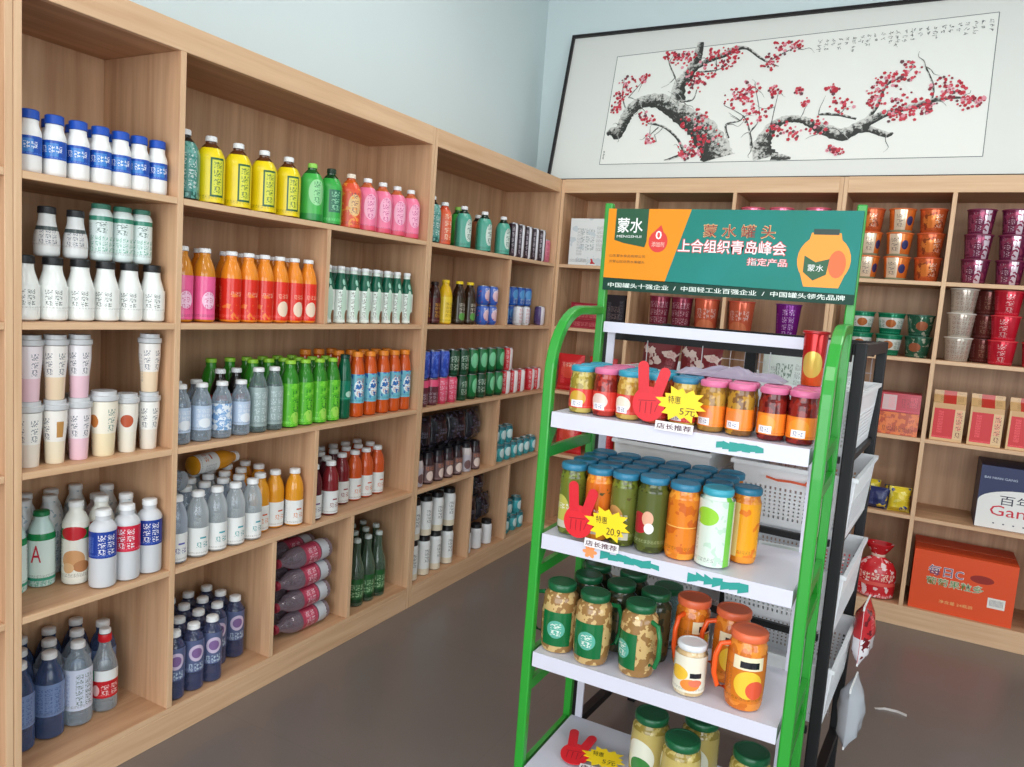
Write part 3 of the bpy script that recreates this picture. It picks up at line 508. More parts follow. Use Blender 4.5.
# fourth shelf left: dark jumble in shrink packs
jb = bottle('iced_coffee_bottle', mat((58, 40, 44), .15), mat((24, 22, 28), .35), label((110, 84, 84), [('e', .58, .4, .1, .28, (226, 206, 196)), ('t', .45, .75, .7, .95, (206, 130, 90), 3, 1)], .3), h=.14, r=.030, lz=(.05, .6), capr=.022, caph=.03, neck=.76, sh=.62)
jw = bottle('iced_coffee_bottle', mat((210, 200, 200), .15), mat((24, 22, 28), .35), label((196, 190, 200), [('e', .58, .4, .1, .28, (120, 90, 90))], .3), h=.14, r=.030, lz=(.05, .6), capr=.022, caph=.03, neck=.76, sh=.62)
run([(jw if i in (0, 5) else jb, 'pale coffee bottle with black cap' if i in (0, 5) else 'brown coffee bottle with black cap', y) for i, y in enumerate((1.86, 1.94, 2.02, 2.10, 2.18, 2.26, 2.34))], -.05, ZS[1], F4+', '+W3, 'small coffee bottles', 0, rz=45)
run([(jb, 'brown coffee bottle with black cap', y) for y in (1.9, 1.98, 2.06, 2.14, 2.22, 2.30, 2.38)], -.12, ZS[1], F4+', '+W3, 'small coffee bottles', 1, rz=45)
bp = pouch('coffee_bean_bag', label((26, 24, 34), [('n', (80, 76, 96), 40, .62), ('t', .3, .7, .4, .6, (130, 130, 150), 4, 2)], .2), .15, .15, .07, crim=blackp)
for i, (y, rz) in enumerate(((1.91, 78), (2.06, 95), (2.21, 85), (2.36, 98))): put(bp, -.09, y, ZS[1]+.1415, 'glossy black bag on the coffee bottles, %s from left, fourth shelf, corner unit' % ORD[i], 'black bags', rot=(0, 0, radians(rz)))
cc = sc2((70, 176, 184), [('e', .58, .5, .1, .28, (210, 236, 236)), ('r', 0, 1, .78, 1, (36, 110, 120)), ('t', .4, .8, .1, .3, (24, 90, 100), 4, 1)]) 
cc['parts'] = can('soda_can', cc['parts'][0][1].materials[0], h=.088, r=.031)['parts']
run([(cc, 'light teal can', y) for y in (2.51, 2.582, 2.654, 2.726, 2.798, 2.87, 2.942)], -.05, ZS[1], 'lower layer, fourth shelf, '+W3, 'light teal cans', rz=45)
run([(cc, 'light teal can', y) for y in (2.54, 2.61, 2.68)], -.06, ZS[1]+.09, 'upper layer, fourth shelf, '+W3, 'light teal cans', rz=45)
# bottom row of corner unit
tb = bottle('milk_tea_cup', mat((228, 230, 230), .25), mat((26, 26, 28), .4), label((232, 234, 232), [('t', .5, .66, .4, .85, (70, 76, 80), 1, 4), ('r', 0, 1, 0, .2, (226, 214, 190))]), h=.180, r=.030, lz=(.02, .78), capr=.024, caph=.025, neck=.84, sh=.78, taper=1.0, cat='cup')
for l_ in range(2):
    run([(tb, 'tall white cup, black lid', y) for y in (1.86, 1.95, 2.04, 2.14)], -.05, ZS[0]+.1805*l_, ['lower', 'upper'][l_]+' layer, bottom left of '+W3, 'tall black-lidded cups', rz=45)
    run([(tb, 'black-lidded white cup behind', y) for y in (1.905, 1.995, 2.09, 2.18)], -.115, ZS[0]+.1805*l_, ['lower', 'upper'][l_]+' layer, bottom left of '+W3, 'tall black-lidded cups', rz=45)
sb_ = bottle('milk_drink_bottle', mat((232, 232, 234), .25), mat((26, 26, 28), .4), None, h=.125, r=.03, capr=.024, caph=.022, neck=.8, sh=.7)
run([(sb_, 'short white bottle with black cap', y) for y in (2.31, 2.41, 2.51)], -.05, ZS[0], 'bottom middle of '+W3, 'short white bottles', rz=45)
for i, (y, z_, a_) in enumerate(((2.37, .126, 88), (2.505, .126, 92), (2.43, .2545, 90))): put(bp, -.085, y, ZS[0]+z_, 'glossy black bag above the short white bottles, %s, bottom middle of corner unit' % ['left', 'right', 'uppermost'][i], 'black bags', rot=(0, 0, radians(a_)), scale=.85)
run([(cc, 'light teal can', y) for y in (2.72, 2.80, 2.875)], -.06, ZS[0], 'lower layer, bottom right of '+W3, 'light teal cans', rz=45)
run([(cc, 'light teal can', y) for y in (2.74, 2.84)], -.06, ZS[0]+.09, 'upper layer, bottom right of '+W3, 'light teal cans', rz=45)

# ------------------------------------------------------------------ back wall units
BY = 3.075
def ncup(c, els, lid=(206, 60, 60), name='noodle_cup', **k_): return cup(name, label(c, els, .14, metal=.35), mat(lid, .35), **k_)
no = ncup((226, 120, 50), [('r', .4, .56, 0, 1, (238, 214, 186)), ('t', .42, .54, .2, .8, (120, 110, 110), 1, 3), ('e', .62, .5, .05, .2, (60, 60, 110)), ('r', 0, 1, .0, .1, (150, 160, 130))], (220, 110, 50)); no2 = ncup((206, 96, 50), [('e', .45, .5, .12, .3, (232, 130, 60)), ('t', .5, .62, .2, .8, (236, 220, 200), 1, 3), ('n', (150, 70, 40), 50, .62)], (200, 90, 50))  # orange cup: pale upright band doubles as a highlight painted into the print
npu = ncup((110, 34, 66), [('t', .38, .5, .1, .9, (214, 180, 196), 2, 3), ('r', .52, .60, 0, 1, (226, 206, 216)), ('n', (150, 60, 90), 50, .58)], (120, 40, 70)); nre = ncup((206, 36, 56), [('t', .44, .56, .1, .9, (240, 190, 190), 1, 3)], (220, 60, 70)); nbe = ncup((196, 184, 170), [('t', .38, .7, .1, .9, (150, 110, 100), 5, 4)], (214, 206, 196)); ndk = ncup((120, 56, 50), [('t', .4, .6, .2, .8, (176, 130, 110), 2, 3)], (110, 50, 46))  # purple cup: pale stripe beside the lettering partly stands in for a highlight
ngr = ncup((18, 122, 86), [('r', 0, 1, .28, .8, (226, 228, 220)), ('e', .5, .52, .07, .2, (190, 110, 60)), ('t', .3, .42, .3, .7, (60, 120, 90), 2, 2), ('t', .58, .7, .3, .7, (60, 120, 90), 2, 2)], (30, 120, 84), name='noodle_bowl', h=.095, r0=.044, r1=.0555); ngd = ncup((44, 92, 70), [('n', (170, 170, 150), 60, .58), ('e', .5, .5, .08, .22, (170, 100, 70))], (40, 90, 70), name='noodle_bowl', h=.095, r0=.044, r1=.0555)
LV = ['bottom', 'middle', 'top']
def stack(K, d, x, z, n, hh, where, group, y=BY, Ks=None):
    for i in range(n): put((Ks or [K]*n)[i], x, y, z+.0005+i*(hh+.0006), '%s, %s of its stack, %s' % (d, LV[i] if n == 3 else ('lower' if i == 0 else 'upper'), where), group, radians(J(16)))
BR1, BR2 = 'top shelf, right back unit', 'second shelf, right back unit'
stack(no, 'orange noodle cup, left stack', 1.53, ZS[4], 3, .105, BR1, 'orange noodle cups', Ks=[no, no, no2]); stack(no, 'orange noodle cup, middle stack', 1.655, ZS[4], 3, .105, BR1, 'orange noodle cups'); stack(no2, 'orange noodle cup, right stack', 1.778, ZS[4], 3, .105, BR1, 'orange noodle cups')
stack(ngr, 'green and white noodle bowl, left stack', 1.54, ZS[3], 2, .095, BR2, 'green noodle bowls'); stack(ngr, 'green and white noodle bowl, middle stack', 1.663, ZS[3], 2, .095, BR2, 'green noodle bowls'); stack(ngd, 'dark green noodle bowl, right stack', 1.7815, ZS[3], 2, .095, BR2, 'green noodle bowls')
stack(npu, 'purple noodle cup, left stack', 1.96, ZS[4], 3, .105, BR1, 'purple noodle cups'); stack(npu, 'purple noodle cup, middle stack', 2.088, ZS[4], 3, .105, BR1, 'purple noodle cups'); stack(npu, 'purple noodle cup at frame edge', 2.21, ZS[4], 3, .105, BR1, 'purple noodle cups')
stack(nbe, 'beige noodle cup', 1.935, ZS[3], 3, .105, BR2, 'beige noodle cups'); stack(nre, 'red noodle cup, left stack', 2.10, ZS[3], 3, .105, BR2, 'red noodle cups'); stack(nre, 'red noodle cup at frame edge', 2.225, ZS[3], 3, .105, BR2, 'red noodle cups'); stack(ndk, 'dark noodle cup behind the red ones', 2.035, ZS[3], 3, .105, BR2, 'dark noodle cups', y=BY+.10)
# top shelf behind the sign
bx = boxm('gift_box', [mat((222, 222, 220), .5), label((232, 234, 232), [('t', .3, .7, .3, .8, (150, 160, 160), 3, 3), ('r', .62, .76, .03, .14, (196, 50, 56)), ('t', .2, .5, .05, .15, (120, 120, 120), 6, 1), ('n', (206, 214, 216), 20, .6)])], .205, .09, .245)
put(bx, .172, 3.045, ZS[4]+.0005, 'white gift box with small red seal, top shelf beside the corner')
npk = ncup((200, 60, 90), [('t', .4, .6, .2, .8, (240, 200, 210), 2, 3), ('r', 0, 1, .9, 1, (226, 120, 150))], (220, 90, 110))
for i, x in enumerate((.505, .622, .739, .856)): stack(ngr, 'green noodle bowl, %s stack behind the sign' % ORD[i], x, ZS[4], 3, .095, 'top shelf', 'noodle bowls behind the sign')
for i, x in enumerate((1.0, 1.135, 1.30)): stack(npk, 'pink noodle cup, %s stack above the sign' % ORD[i], x, ZS[4], 3, .105, 'top shelf', 'pink noodle cups behind the sign')
nwr = ncup((130, 40, 60), [('t', .36, .7, .1, .9, (196, 150, 160), 4, 4)], (130, 40, 60), h=.20, r0=.044, r1=.0535); nor = ncup((214, 100, 70), [('t', .36, .66, .5, .8, (236, 190, 180), 3, 1), ('e', .5, .3, .14, .2, (230, 130, 90))], (200, 80, 60), h=.20, r0=.052, r1=.062); nvi = ncup((120, 30, 130), [('t', .42, .6, .2, .9, (214, 170, 220), 2, 4)], (110, 30, 120), h=.20, r0=.045, r1=.058)
for K, d, x in ((nwr, 'wine red tall noodle tub', .585), (nwr, 'slim wine red tub beside the orange one', .702), (nor, 'orange noodle tub, left one', .829), (nor, 'orange noodle tub, wider right one', 1.0), (nvi, 'bright purple noodle tub', 1.22)):
    put(K, x, 3.05, ZS[3]+.0005, d+', seen through the gap under the sign', 'noodle tubs under the sign', radians(J(10)))
mb = boxm('snack_box', [mat((70, 26, 30), .5), label((150, 40, 52), [('t', .1, .9, .2, .8, (200, 110, 110), 6, 1)])], .17, .11, .045)
for i in range(3): put(mb, .19, 3.06, ZS[3]+.0005+.0458*i, 'flat dark red box, %s of stack, second shelf beside the corner' % LV[i], 'flat red boxes')
bk = boxm('snack_box', [mat((30, 28, 32), .5), label((34, 30, 36), [('t', .2, .8, .3, .7, (110, 90, 90), 4, 2)])], .12, .10, .19)
put(bk, .35, 3.06, ZS[3]+.0005, 'upright black box, second shelf beside the flat red boxes')
rbag = pouch('snack_bag', label((206, 40, 44), [('e', .5, .55, .3, .2, (226, 80, 60)), ('t', .25, .75, .65, .8, (240, 214, 190), 4, 1)], .3), .16, .20, .07, crim=mat((196, 40, 44), .3)); wbag = pouch('snack_bag', label((226, 216, 216), [('e', .5, .4, .3, .2, (206, 60, 70)), ('t', .25, .75, .65, .85, (120, 60, 70), 4, 1)], .3), .16, .19, .06, crim=white)
for i, x in enumerate((.11, .30)): put(rbag, x, 3.06, ZS[2]+.0005, 'red snack bag, %s, third shelf beside the corner' % ['left', 'right'][i], 'red snack bags', 0); put(rbag, x+.02, 3.06, ZS[1]+.0005, 'red snack bag, %s, fourth shelf beside the corner' % ['left', 'right'][i], 'red snack bags', 0)
for i, x in enumerate((.525, .68, .832)): put([rbag, wbag, bp][i], x, 3.07, ZS[2]+.0005, ['red', 'white', 'black'][i]+' bag behind the green rack, third shelf of back unit', None, 0, scale=.94)
for i, x in enumerate((1.03, 1.2)): put([wbag, rbag][i], x, 3.07, ZS[2]+.0005, ['white', 'red'][i]+' bag behind the green rack, third shelf beside the stile', None, 0)
for i, x in enumerate((.54, .75, 1.05, 1.24)): put([wbag, rbag, bp, wbag][i], x, 3.07, ZS[1]+.0005, ['white bag, first', 'red bag', 'black bag', 'white bag, last'][i]+' on fourth shelf behind the green rack', None, 0)
# third shelf right
obx = boxm('snack_tray', [mat((170, 70, 40), .3), label((190, 80, 46), [('n', (226, 120, 60), 50, .5), ('t', .1, .9, .1, .4, (120, 40, 30), 8, 1)])], .16, .14, .10); rbx = boxm('snack_box', [mat((176, 40, 56), .4), label((190, 50, 66), [('r', .05, .4, .1, .9, (214, 180, 180)), ('t', .5, .95, .2, .8, (150, 30, 44), 3, 1)])], .16, .13, .085)
for i, x in enumerate((1.56, 1.745)):
    put(obx, x, 3.08, ZS[2]+.0005, 'orange tray of snacks, %s, third shelf of right back unit' % ['left', 'right'][i], 'orange snack trays'); put(rbx, x, 3.08, ZS[2]+.1012, 'red and white box on the %s orange tray, right back unit' % ['left', 'right'][i], 'red boxes on trays')
def kraft(name='noodle_carton'):
    m = label((206, 40, 46), [('r', 0, 1, .86, 1, (206, 160, 110)), ('r', .70, 1, 0, .86, (220, 186, 140)), ('t', .74, .96, .1, .8, (120, 40, 40), 1, 4), ('r', 0, .06, 0, 1, (214, 176, 126)), ('r', 0, 1, 0, .07, (214, 176, 126))], .45)
    b = MB(); b.box(-.062, .062, -.05, .05, 0, .165)
    t = MB(); t.add([(-.062, -.05, .165), (.062, -.05, .165), (.062, .05, .165), (-.062, .05, .165), (-.062, 0, .20), (.062, 0, .20)], [(0, 1, 5, 4), (2, 3, 4, 5), (1, 2, 5), (3, 0, 4)]); t.box(-.062, .062, -.002, .002, .198, .218)
    me = b.mesh(name, mat((206, 166, 116), .6), m); me.polygons[2].material_index = 1
    return kind(name, 'bag', [('body', me), ('folded_top', t.mesh('folded_top', label((206, 166, 116), [('r', .3, .7, 0, 1, (190, 60, 50))])))])
kr_ = kraft()
for i, x in enumerate((1.935, 2.078, 2.22)): put(kr_, x, 3.065, ZS[2]+.0005, 'kraft and red gable bag, %s, third shelf of right back unit' % ['left', 'middle', 'right'][i], 'kraft and red bags', 0)
# fourth shelf: yellow and blue bags; navy box
yb = pouch('snack_bag', label((226, 200, 50), [('n', (40, 60, 130), 14, .56), ('n', (240, 226, 120), 30, .6)], .25), .115, .14, .07, crim=mat((220, 196, 60), .3)); bb_ = pouch('snack_bag', label((44, 50, 96), [('n', (220, 190, 60), 16, .6)], .25), .12, .12, .07, crim=mat((50, 56, 100), .3))
for i, (x, K, d, y) in enumerate(((1.50, yb, 'yellow snack bag, first', 3.04), (1.605, yb, 'yellow snack bag, second', 3.04), (1.79, yb, 'yellow snack bag, nearest the divider', 3.04), (1.70, bb_, 'navy snack bag between two yellow ones', 3.04), (1.56, bb_, 'navy snack bag, left rear', 3.13), (1.66, yb, 'yellow snack bag, middle rear', 3.13), (1.77, bb_, 'navy snack bag, right rear', 3.13))): put(K, x, y, ZS[1]+.0005, d+', fourth shelf of right back unit', 'yellow and navy snack bags', radians(J(14)), scale=.8)
nv = boxm('snack_carton', [mat((32, 42, 84), .4)], .27, .24, .27)
nb = put(nv, 2.222, 3.145, ZS[1]+.0005, 'navy and white carton with red script, fourth shelf at the right frame edge')
def front(parent, name, m, pts, y): b = MB(); b.poly(pts, y); return obj(name, b.mesh(name, m), parent)
arc = lambda cx, cz, rx, rz_, a0, a1, n: [(cx+rx*cos(radians(a0+(a1-a0)*i/n)), cz+rz_*sin(radians(a0+(a1-a0)*i/n))) for i in range(n+1)]
front(nb, 'white_panel', mat((232, 230, 226), .45), [(-.134, .001), (.134, .001), (.134, .165)]+arc(.045, .115, .179, .06, 60, 180, 12)+[(-.134, .10)], -.1206)
obj('lettering', text_mesh('百年', -.055, .065, .108, .150, mat((40, 40, 60), .5), y=-.1212), nb)
obj('lettering', text_mesh('Gang', -.085, .085, .045, .104, mat((206, 40, 60), .5), y=-.1212), nb)
obj('lettering', text_mesh('· · · · · ·', -.07, .12, .022, .028, mat((70, 70, 90), .5), y=-.1212), nb)
obj('lettering', text_mesh('BAI NIAN GANG', -.12, .0, .215, .225, mat((190, 200, 220), .5), y=-.1212), nb)
# bottom shelf
sk = bpy.data.meshes.new('x')
b = MB(); b.lathe([(.06, 0), (.078, .006), (.082, .06), (.08, .13), (.062, .165), (.03, .185), (.024, .195), (.045, .225), (.06, .25), (.0585, .252), (.02, .205)], 22, sx=1, sy=.7, lobes=.05)
rb = kind('gift_sack', 'bag', [('body', b.mesh('gift_sack', label((206, 36, 44), [('n', (240, 210, 210), 34, .60), ('r', 0, 1, .30, .38, (226, 90, 80)), ('t', .3, .7, .4, .6, (240, 220, 200), 5, 1), ('t', 0, 1, .03, .09, (240, 226, 220), 30, 1)], .2)))])
tr = MB(); tr.lathe([(.026, .186), (.03, .190), (.03, .198), (.026, .201)], 16, sy=.7); rb['parts'].append(('tie', tr.mesh('tie', mat((236, 210, 190), .3))))
for i, x in enumerate((1.56, 1.735)): put(rb, x, 3.06, ZS[0]+.0005, 'red gathered gift sack, %s, bottom shelf of right back unit' % ['left', 'right'][i], 'red gift sacks', 0)
ob = put(boxm('drink_carton', [mat((226, 80, 34), .5)], .395, .26, .27), 2.076, 3.145, ZS[0]+.0005, 'large orange-red carton with green and white lettering, bottom shelf of right back unit')
hd = MB(); hd.box(-.03, .03, -.1306, -.13, .2, .21)
obj('lettering', text_mesh('每日C', -.135, .0, .165, .21, mat((90, 70, 120), .5), y=-.1310), ob); obj('lettering_outline', text_mesh('每日C', -.137, .002, .163, .212, mat((240, 236, 230), .5), y=-.1306, offset=.03), ob)
obj('lettering', text_mesh('葡萄果粒多', -.14, .08, .122, .155, mat((60, 130, 60), .5), y=-.1310), ob); obj('lettering_outline', text_mesh('葡萄果粒多', -.142, .082, .120, .157, mat((236, 236, 214), .5), y=-.1306, offset=.03), ob)
front(ob, 'red_swoosh', mat((150, 40, 30), .5), arc(.07, .185, .045, .018, 0, 360, 20)[:-1], -.1306)
front(ob, 'barcode_label', mat((232, 228, 220), .5), [(.10, .07), (.165, .07), (.165, .115), (.10, .115)], -.1306)
obj('barcode', text_mesh('||||||||||||', .108, .157, .08, .108, mat((90, 90, 110), .5), y=-.1310), ob)
obj('lettering', text_mesh('净含量 24瓶装', -.08, .05, .045, .06, mat((236, 190, 120), .5), y=-.1306), ob)
flp = MB(); flp.box(-.197, .197, -.004, .004, .2705, .2715); obj('tape_strip', flp.mesh('tape_strip', mat((200, 90, 50), .2)), ob)

# ------------------------------------------------------------------ the plum blossom painting leaning on the back unit
PW, PH = 2.35, .875; al = math.atan2(.2, .85)
pr = bpy.data.objects.new('framed_painting', None); C.objects.link(pr); pr.location = (-.155, 3.115, 2.0062); pr.rotation_euler = (-al, 0, 0)
tag(pr, 'long framed plum blossom ink painting leaning on top of the back shelving', 'painting')
b = MB(); b.box(.012, PW-.012, .004, .016, .012, PH-.012); obj('mount_board', b.mesh('mount_board', mat((224, 225, 220), .5)), pr)
b = MB()
for q_ in ((0, PW, 0, .016), (0, PW, PH-.016, PH)): b.box(q_[0], q_[1], -.010, .020, q_[2], q_[3])
for q_ in ((0, .016), (PW-.016, PW)): b.box(q_[0], q_[1], -.010, .020, .016, PH-.016)
obj('frame', b.mesh('frame', mat((30, 26, 28), .35)), pr)
b = MB(); b.poly([(.300, .100), (2.09, .102), (2.085, .775), (.295, .725)], .0036); obj('painting_sheet', b.mesh('painting_sheet', mat((234, 235, 229), .6)), pr)
b = MB(); cs = [(.300, .100), (2.09, .102), (2.085, .775), (.295, .725)]
for i in range(4):
    p0, p1 = Vector(cs[i]), Vector(cs[(i+1) % 4]); d = (p1-p0).normalized(); n_ = Vector((-d.y, d.x))*.0016
    b.poly([p0-n_, p1-n_, p1+n_, p0+n_], .0030)
obj('border_line', b.mesh('border_line', mat((110, 116, 116), .6)), pr)
A = [(0.313, 0.27, 0.021), (0.344, 0.292, 0.041), (0.375, 0.265, 0.045), (0.394, 0.323, 0.055), (0.417, 0.389, 0.06), (0.474, 0.442, 0.062), (0.559, 0.453, 0.072), (0.652, 0.409, 0.082), (0.734, 0.351, 0.098), (0.815, 0.294, 0.113), (0.876, 0.228, 0.123), (0.916, 0.164, 0.134), (0.95, 0.103, 0.15)]
B = [(1.175, 0.103, 0.113), (1.146, 0.168, 0.082), (1.164, 0.238, 0.062), (1.194, 0.288, 0.046), (1.246, 0.313, 0.036), (1.303, 0.311, 0.031), (1.345, 0.296, 0.035), (1.421, 0.256, 0.05), (1.511, 0.226, 0.055), (1.588, 0.268, 0.046), (1.684, 0.32, 0.03), (1.78, 0.346, 0.023), (1.892, 0.378, 0.018), (1.986, 0.379, 0.01), (2.044, 0.353, 0.005)]
BR = [[(1.389, 0.331, 0.008), (1.476, 0.326, 0.013), (1.56, .30, .01)], [(1.50, 0.232, 0.03), (1.611, 0.248, 0.03), (1.696, 0.217, 0.025), (1.725, 0.225, 0.008)], [(1.588, 0.268, 0.02), (1.639, 0.354, 0.016), (1.667, 0.459, 0.012), (1.732, 0.501, 0.01), (1.777, 0.545, 0.005)], [(1.864, 0.376, 0.010), (1.862, 0.445, 0.008), (1.82, 0.541, 0.006)],
 [(0.676, 0.43, 0.08), (0.675, 0.528, 0.065), (0.708, 0.58, 0.057), (0.74, 0.643, 0.051), (0.75, 0.707, 0.041), (0.752, 0.765, 0.03)], [(0.743, 0.621, 0.03), (0.809, 0.659, 0.026), (0.886, 0.684, 0.029), (0.942, 0.711, 0.026), (1.001, 0.706, 0.014), (1.077, 0.646, 0.012), (1.14, 0.609, 0.008), (1.169, 0.596, 0.004)], [(1.109, 0.622, 0.006), (1.17, 0.658, 0.006), (1.239, 0.693, 0.003)],
 [(0.646, 0.574, 0.008), (0.601, 0.655, 0.006), (0.577, 0.72, 0.004)], [(0.42, 0.367, 0.008), (0.367, 0.482, 0.006), (0.358, 0.596, 0.003)], [(0.401, 0.48, 0.006), (0.473, 0.576, 0.003)], [(0.537, 0.328, 0.01), (0.627, 0.302, 0.012), (0.712, 0.234, 0.012), (0.767, 0.147, 0.014)], [(1.099, 0.169, 0.016), (1.077, 0.252, 0.01), (1.036, 0.336, 0.006), (0.928, 0.404, 0.003)], [(1.077, 0.252, 0.009), (1.113, 0.332, 0.005), (1.071, 0.49, 0.003)], [(1.172, 0.248, 0.007), (1.181, 0.38, 0.004), (1.188, 0.461, 0.002)], [(0.975, 0.224, 0.014), (0.954, 0.298, 0.01), (1.02, 0.316, 0.006), (1.035, 0.346, 0.003)], [(0.71, 0.439, 0.012), (0.76, 0.446, 0.008), (0.773, 0.5, 0.005)], [(1.20, 0.124, 0.035), (1.254, 0.118, 0.025), (1.292, 0.113, 0.01)], [(0.757, 0.598, 0.01), (0.859, 0.601, 0.008), (0.914, 0.628, 0.003)], [(.84, .2, .012), (.76, .15, .014), (.70, .125, .012), (.66, .115, .004)], [(.60, .30, .006), (.56, .25, .005), (.60, .22, .003)]]
def smooth_line(P, n=6):
    out = []
    for i in range(len(P)-1):
        p0, p1, p2, p3 = P[max(0, i-1)], P[i], P[i+1], P[min(len(P)-1, i+2)]
        for k in range(n):
            t = k/n; out.append(tuple(.5*((2*p1[j])+(-p0[j]+p2[j])*t+(2*p0[j]-5*p1[j]+4*p2[j]-p3[j])*t*t+(-p0[j]+3*p1[j]-3*p2[j]+p3[j])*t**3) for j in range(3)))
    out.append(P[-1]); return out
ink = bpy.data.materials.new('ink_brushwork'); ink.use_nodes = True; q = NT(ink)
uv = q.n('ShaderNodeUVMap', uv_map='UVMap').outputs[0]; sp = q.n('ShaderNodeSeparateXYZ'); q.put(uv, sp.inputs[0])
tc = q.n('ShaderNodeTexCoord'); nz = q.noise(tc.outputs['Object'], 45, 4, .7)
e_ = q.math('ADD', q.math('MULTIPLY', q.math('SUBTRACT', 1, sp.outputs[1]), .9), q.math('SUBTRACT', nz, .5)); e2 = q.math('MULTIPLY', q.math('ADD', e_, q.math('MULTIPLY', q.math('SUBTRACT', nz, .5), 1.6)), 1.0)
rr = q.n('ShaderNodeMapRange'); q.put(e2, rr.inputs[0]); rr.inputs[1].default_value = .10; rr.inputs[2].default_value = .52
q.put(q.mix(rr.outputs[0], srgb(206, 206, 200), srgb(44, 46, 42)), q.b.inputs['Base Color']); q.b.inputs['Roughness'].default_value = .6
def ribbon(b, P, y, flip=False, rag=.12):
    P = smooth_line(P); vs = []; fs = []; uv = []
    for i, p in enumerate(P):
        a, c = P[max(0, i-1)], P[min(len(P)-1, i+1)]; d = Vector((c[0]-a[0], c[1]-a[1])); d.normalize(); n_ = Vector((-d.y, d.x))
        wv = p[2]/2*1.12
        for s_ in (1, -1):
            ww = wv*(1+J(rag)); vs.append((p[0]+n_.x*s_*ww, y, max(.103, p[1]+n_.y*s_*ww)))
    for i in range(len(P)-1):
        fs.append((2*i+1, 2*i, 2*i+2, 2*i+3)[::-1]); t0, t1 = i/len(P), (i+1)/len(P); o_ = (1, 0) if flip else (0, 1)
        uv.append([(t0, o_[0]), (t0, o_[1]), (t1, o_[1]), (t1, o_[0])][::-1])
    b.add(vs, fs, 0, uv)
b = MB(); ribbon(b, B, .0024); ribbon(b, A, .0020, False)
for i, P in enumerate(BR): ribbon(b, P, .0027-.00005*i)
def flip_uv(me): pass
for P in BR+[A[2:7], B[3:]]:
    for k_ in range(3):
        s_ = random.choice(P); a_ = random.uniform(0, 2*pi); L_ = random.uniform(.04, .1)
        pts = [(s_[0]+L_*t*cos(a_+J(.2)), s_[1]+L_*t*sin(a_+J(.3)), .004*(1-t)+.001) for t in (0, .35, .7, 1)]
        if all(.31 < p[0] < 2.07 and .11 < p[1] < .72 for p in pts): ribbon(b, pts, .0018)
obj('painted_branches', b.mesh('painted_branches', ink), pr)
CL = [(0.614, 0.70, 0.039), (0.686, 0.676, 0.045), (0.777, 0.588, 0.061), (0.76, 0.536, 0.05), (0.906, 0.644, 0.045), (0.936, 0.689, 0.039), (0.386, 0.549, 0.05), (0.476, 0.584, 0.025), (0.356, 0.481, 0.034), (0.516, 0.348, 0.045), (0.792, 0.335, 0.061), (0.804, 0.177, 0.061), (0.858, 0.228, 0.067), (1.162, 0.686, 0.045), (1.228, 0.705, 0.034), (1.126, 0.612, 0.039), (1.049, 0.489, 0.039), (0.985, 0.442, 0.05), (1.092, 0.359, 0.061), (1.159, 0.456, 0.034), (1.221, 0.259, 0.045), (1.296, 0.237, 0.034), (1.397, 0.269, 0.045), (1.441, 0.462, 0.028), (1.487, 0.374, 0.045), (1.673, 0.494, 0.045), (1.744, 0.524, 0.05), (1.629, 0.438, 0.034), (1.738, 0.372, 0.073), (1.801, 0.338, 0.05), (1.724, 0.318, 0.039), (1.914, 0.441, 0.056), (1.946, 0.405, 0.039), (2.011, 0.355, 0.034), (2.053, 0.36, 0.02), (1.473, 0.153, 0.017), (1.504, 0.142, 0.017), (0.662, 0.71, 0.034), (0.834, 0.70, 0.039), (0.562, 0.233, 0.028), (1.019, 0.453, 0.034), (0.787, 0.15, 0.039), (1.616, 0.379, 0.028), (1.858, 0.341, 0.028), (1.284, 0.461, 0.02), (1.326, 0.396, 0.02), (0.331, 0.42, 0.028)]
b = MB(); reds = [mat(c_, .6) for c_ in ((188, 44, 60), (206, 70, 86), (140, 40, 56), (222, 150, 162), (104, 66, 72))]
for ci, (cx, cz, cr) in enumerate(CL):
    for j_ in range(int(9+cr*420)):
        a_ = random.uniform(0, 2*pi); d_ = cr*random.random()**.75*1.15; fx, fz = cx+d_*cos(a_)*1.15, cz+d_*sin(a_); fr = random.uniform(.005, .0105)
        if not (.31 < fx < 2.075 and .115 < fz < .725): continue
        ph = random.random()*6; mi = random.choices(range(5), (5, 4, 2, 2 if cr > .03 else 5, 1))[0]
        pts = [(fx+fr*(.62+.38*abs(cos(2.5*t)))*cos(t+ph), fz+fr*(.62+.38*abs(cos(2.5*t)))*sin(t+ph)) for t in [2*pi*m_/15 for m_ in range(15)]]
        b.poly(pts, .0014-.00012*(j_ % 9), mi)
        if j_ % 3 == 0: b.poly([(fx+fr*.28*cos(t), fz+fr*.28*sin(t)) for t in (0, 1.26, 2.5, 3.77, 5.03)], .00135-.00012*(j_ % 9), 2)
obj('painted_blossoms', b.mesh('painted_blossoms', *reds), pr)
b = MB()
for col_ in range(24):
    x_ = 2.06-col_*.031; zt = .735-col_*.0012; n_ = random.choice((2, 3, 3, 4, 2))
    for g_ in range(n_):
        for s_ in range(5):
            px, pz = x_+J(.008), zt-g_*.022+J(.007); ln, th_, a_ = random.uniform(.005, .012), random.uniform(.0011, .0022), random.choice((0, pi/2, .8, -.6))
            dx, dz = cos(a_)*ln/2, sin(a_)*ln/2; nx, nz_ = -sin(a_)*th_/2, cos(a_)*th_/2
            b.poly([(px-dx-nx, pz-dz-nz_), (px+dx-nx, pz+dz-nz_), (px+dx+nx, pz+dz+nz_), (px-dx+nx, pz-dz+nz_)], .0020)
for s_ in range(8): b.poly([(.312+J(.004), .13+s_*.006), (.320+J(.004), .13+s_*.006), (.320, .133+s_*.006), (.312, .133+s_*.006)], .0020)
obj('calligraphy', b.mesh('calligraphy', mat((70, 74, 74), .6)), pr)

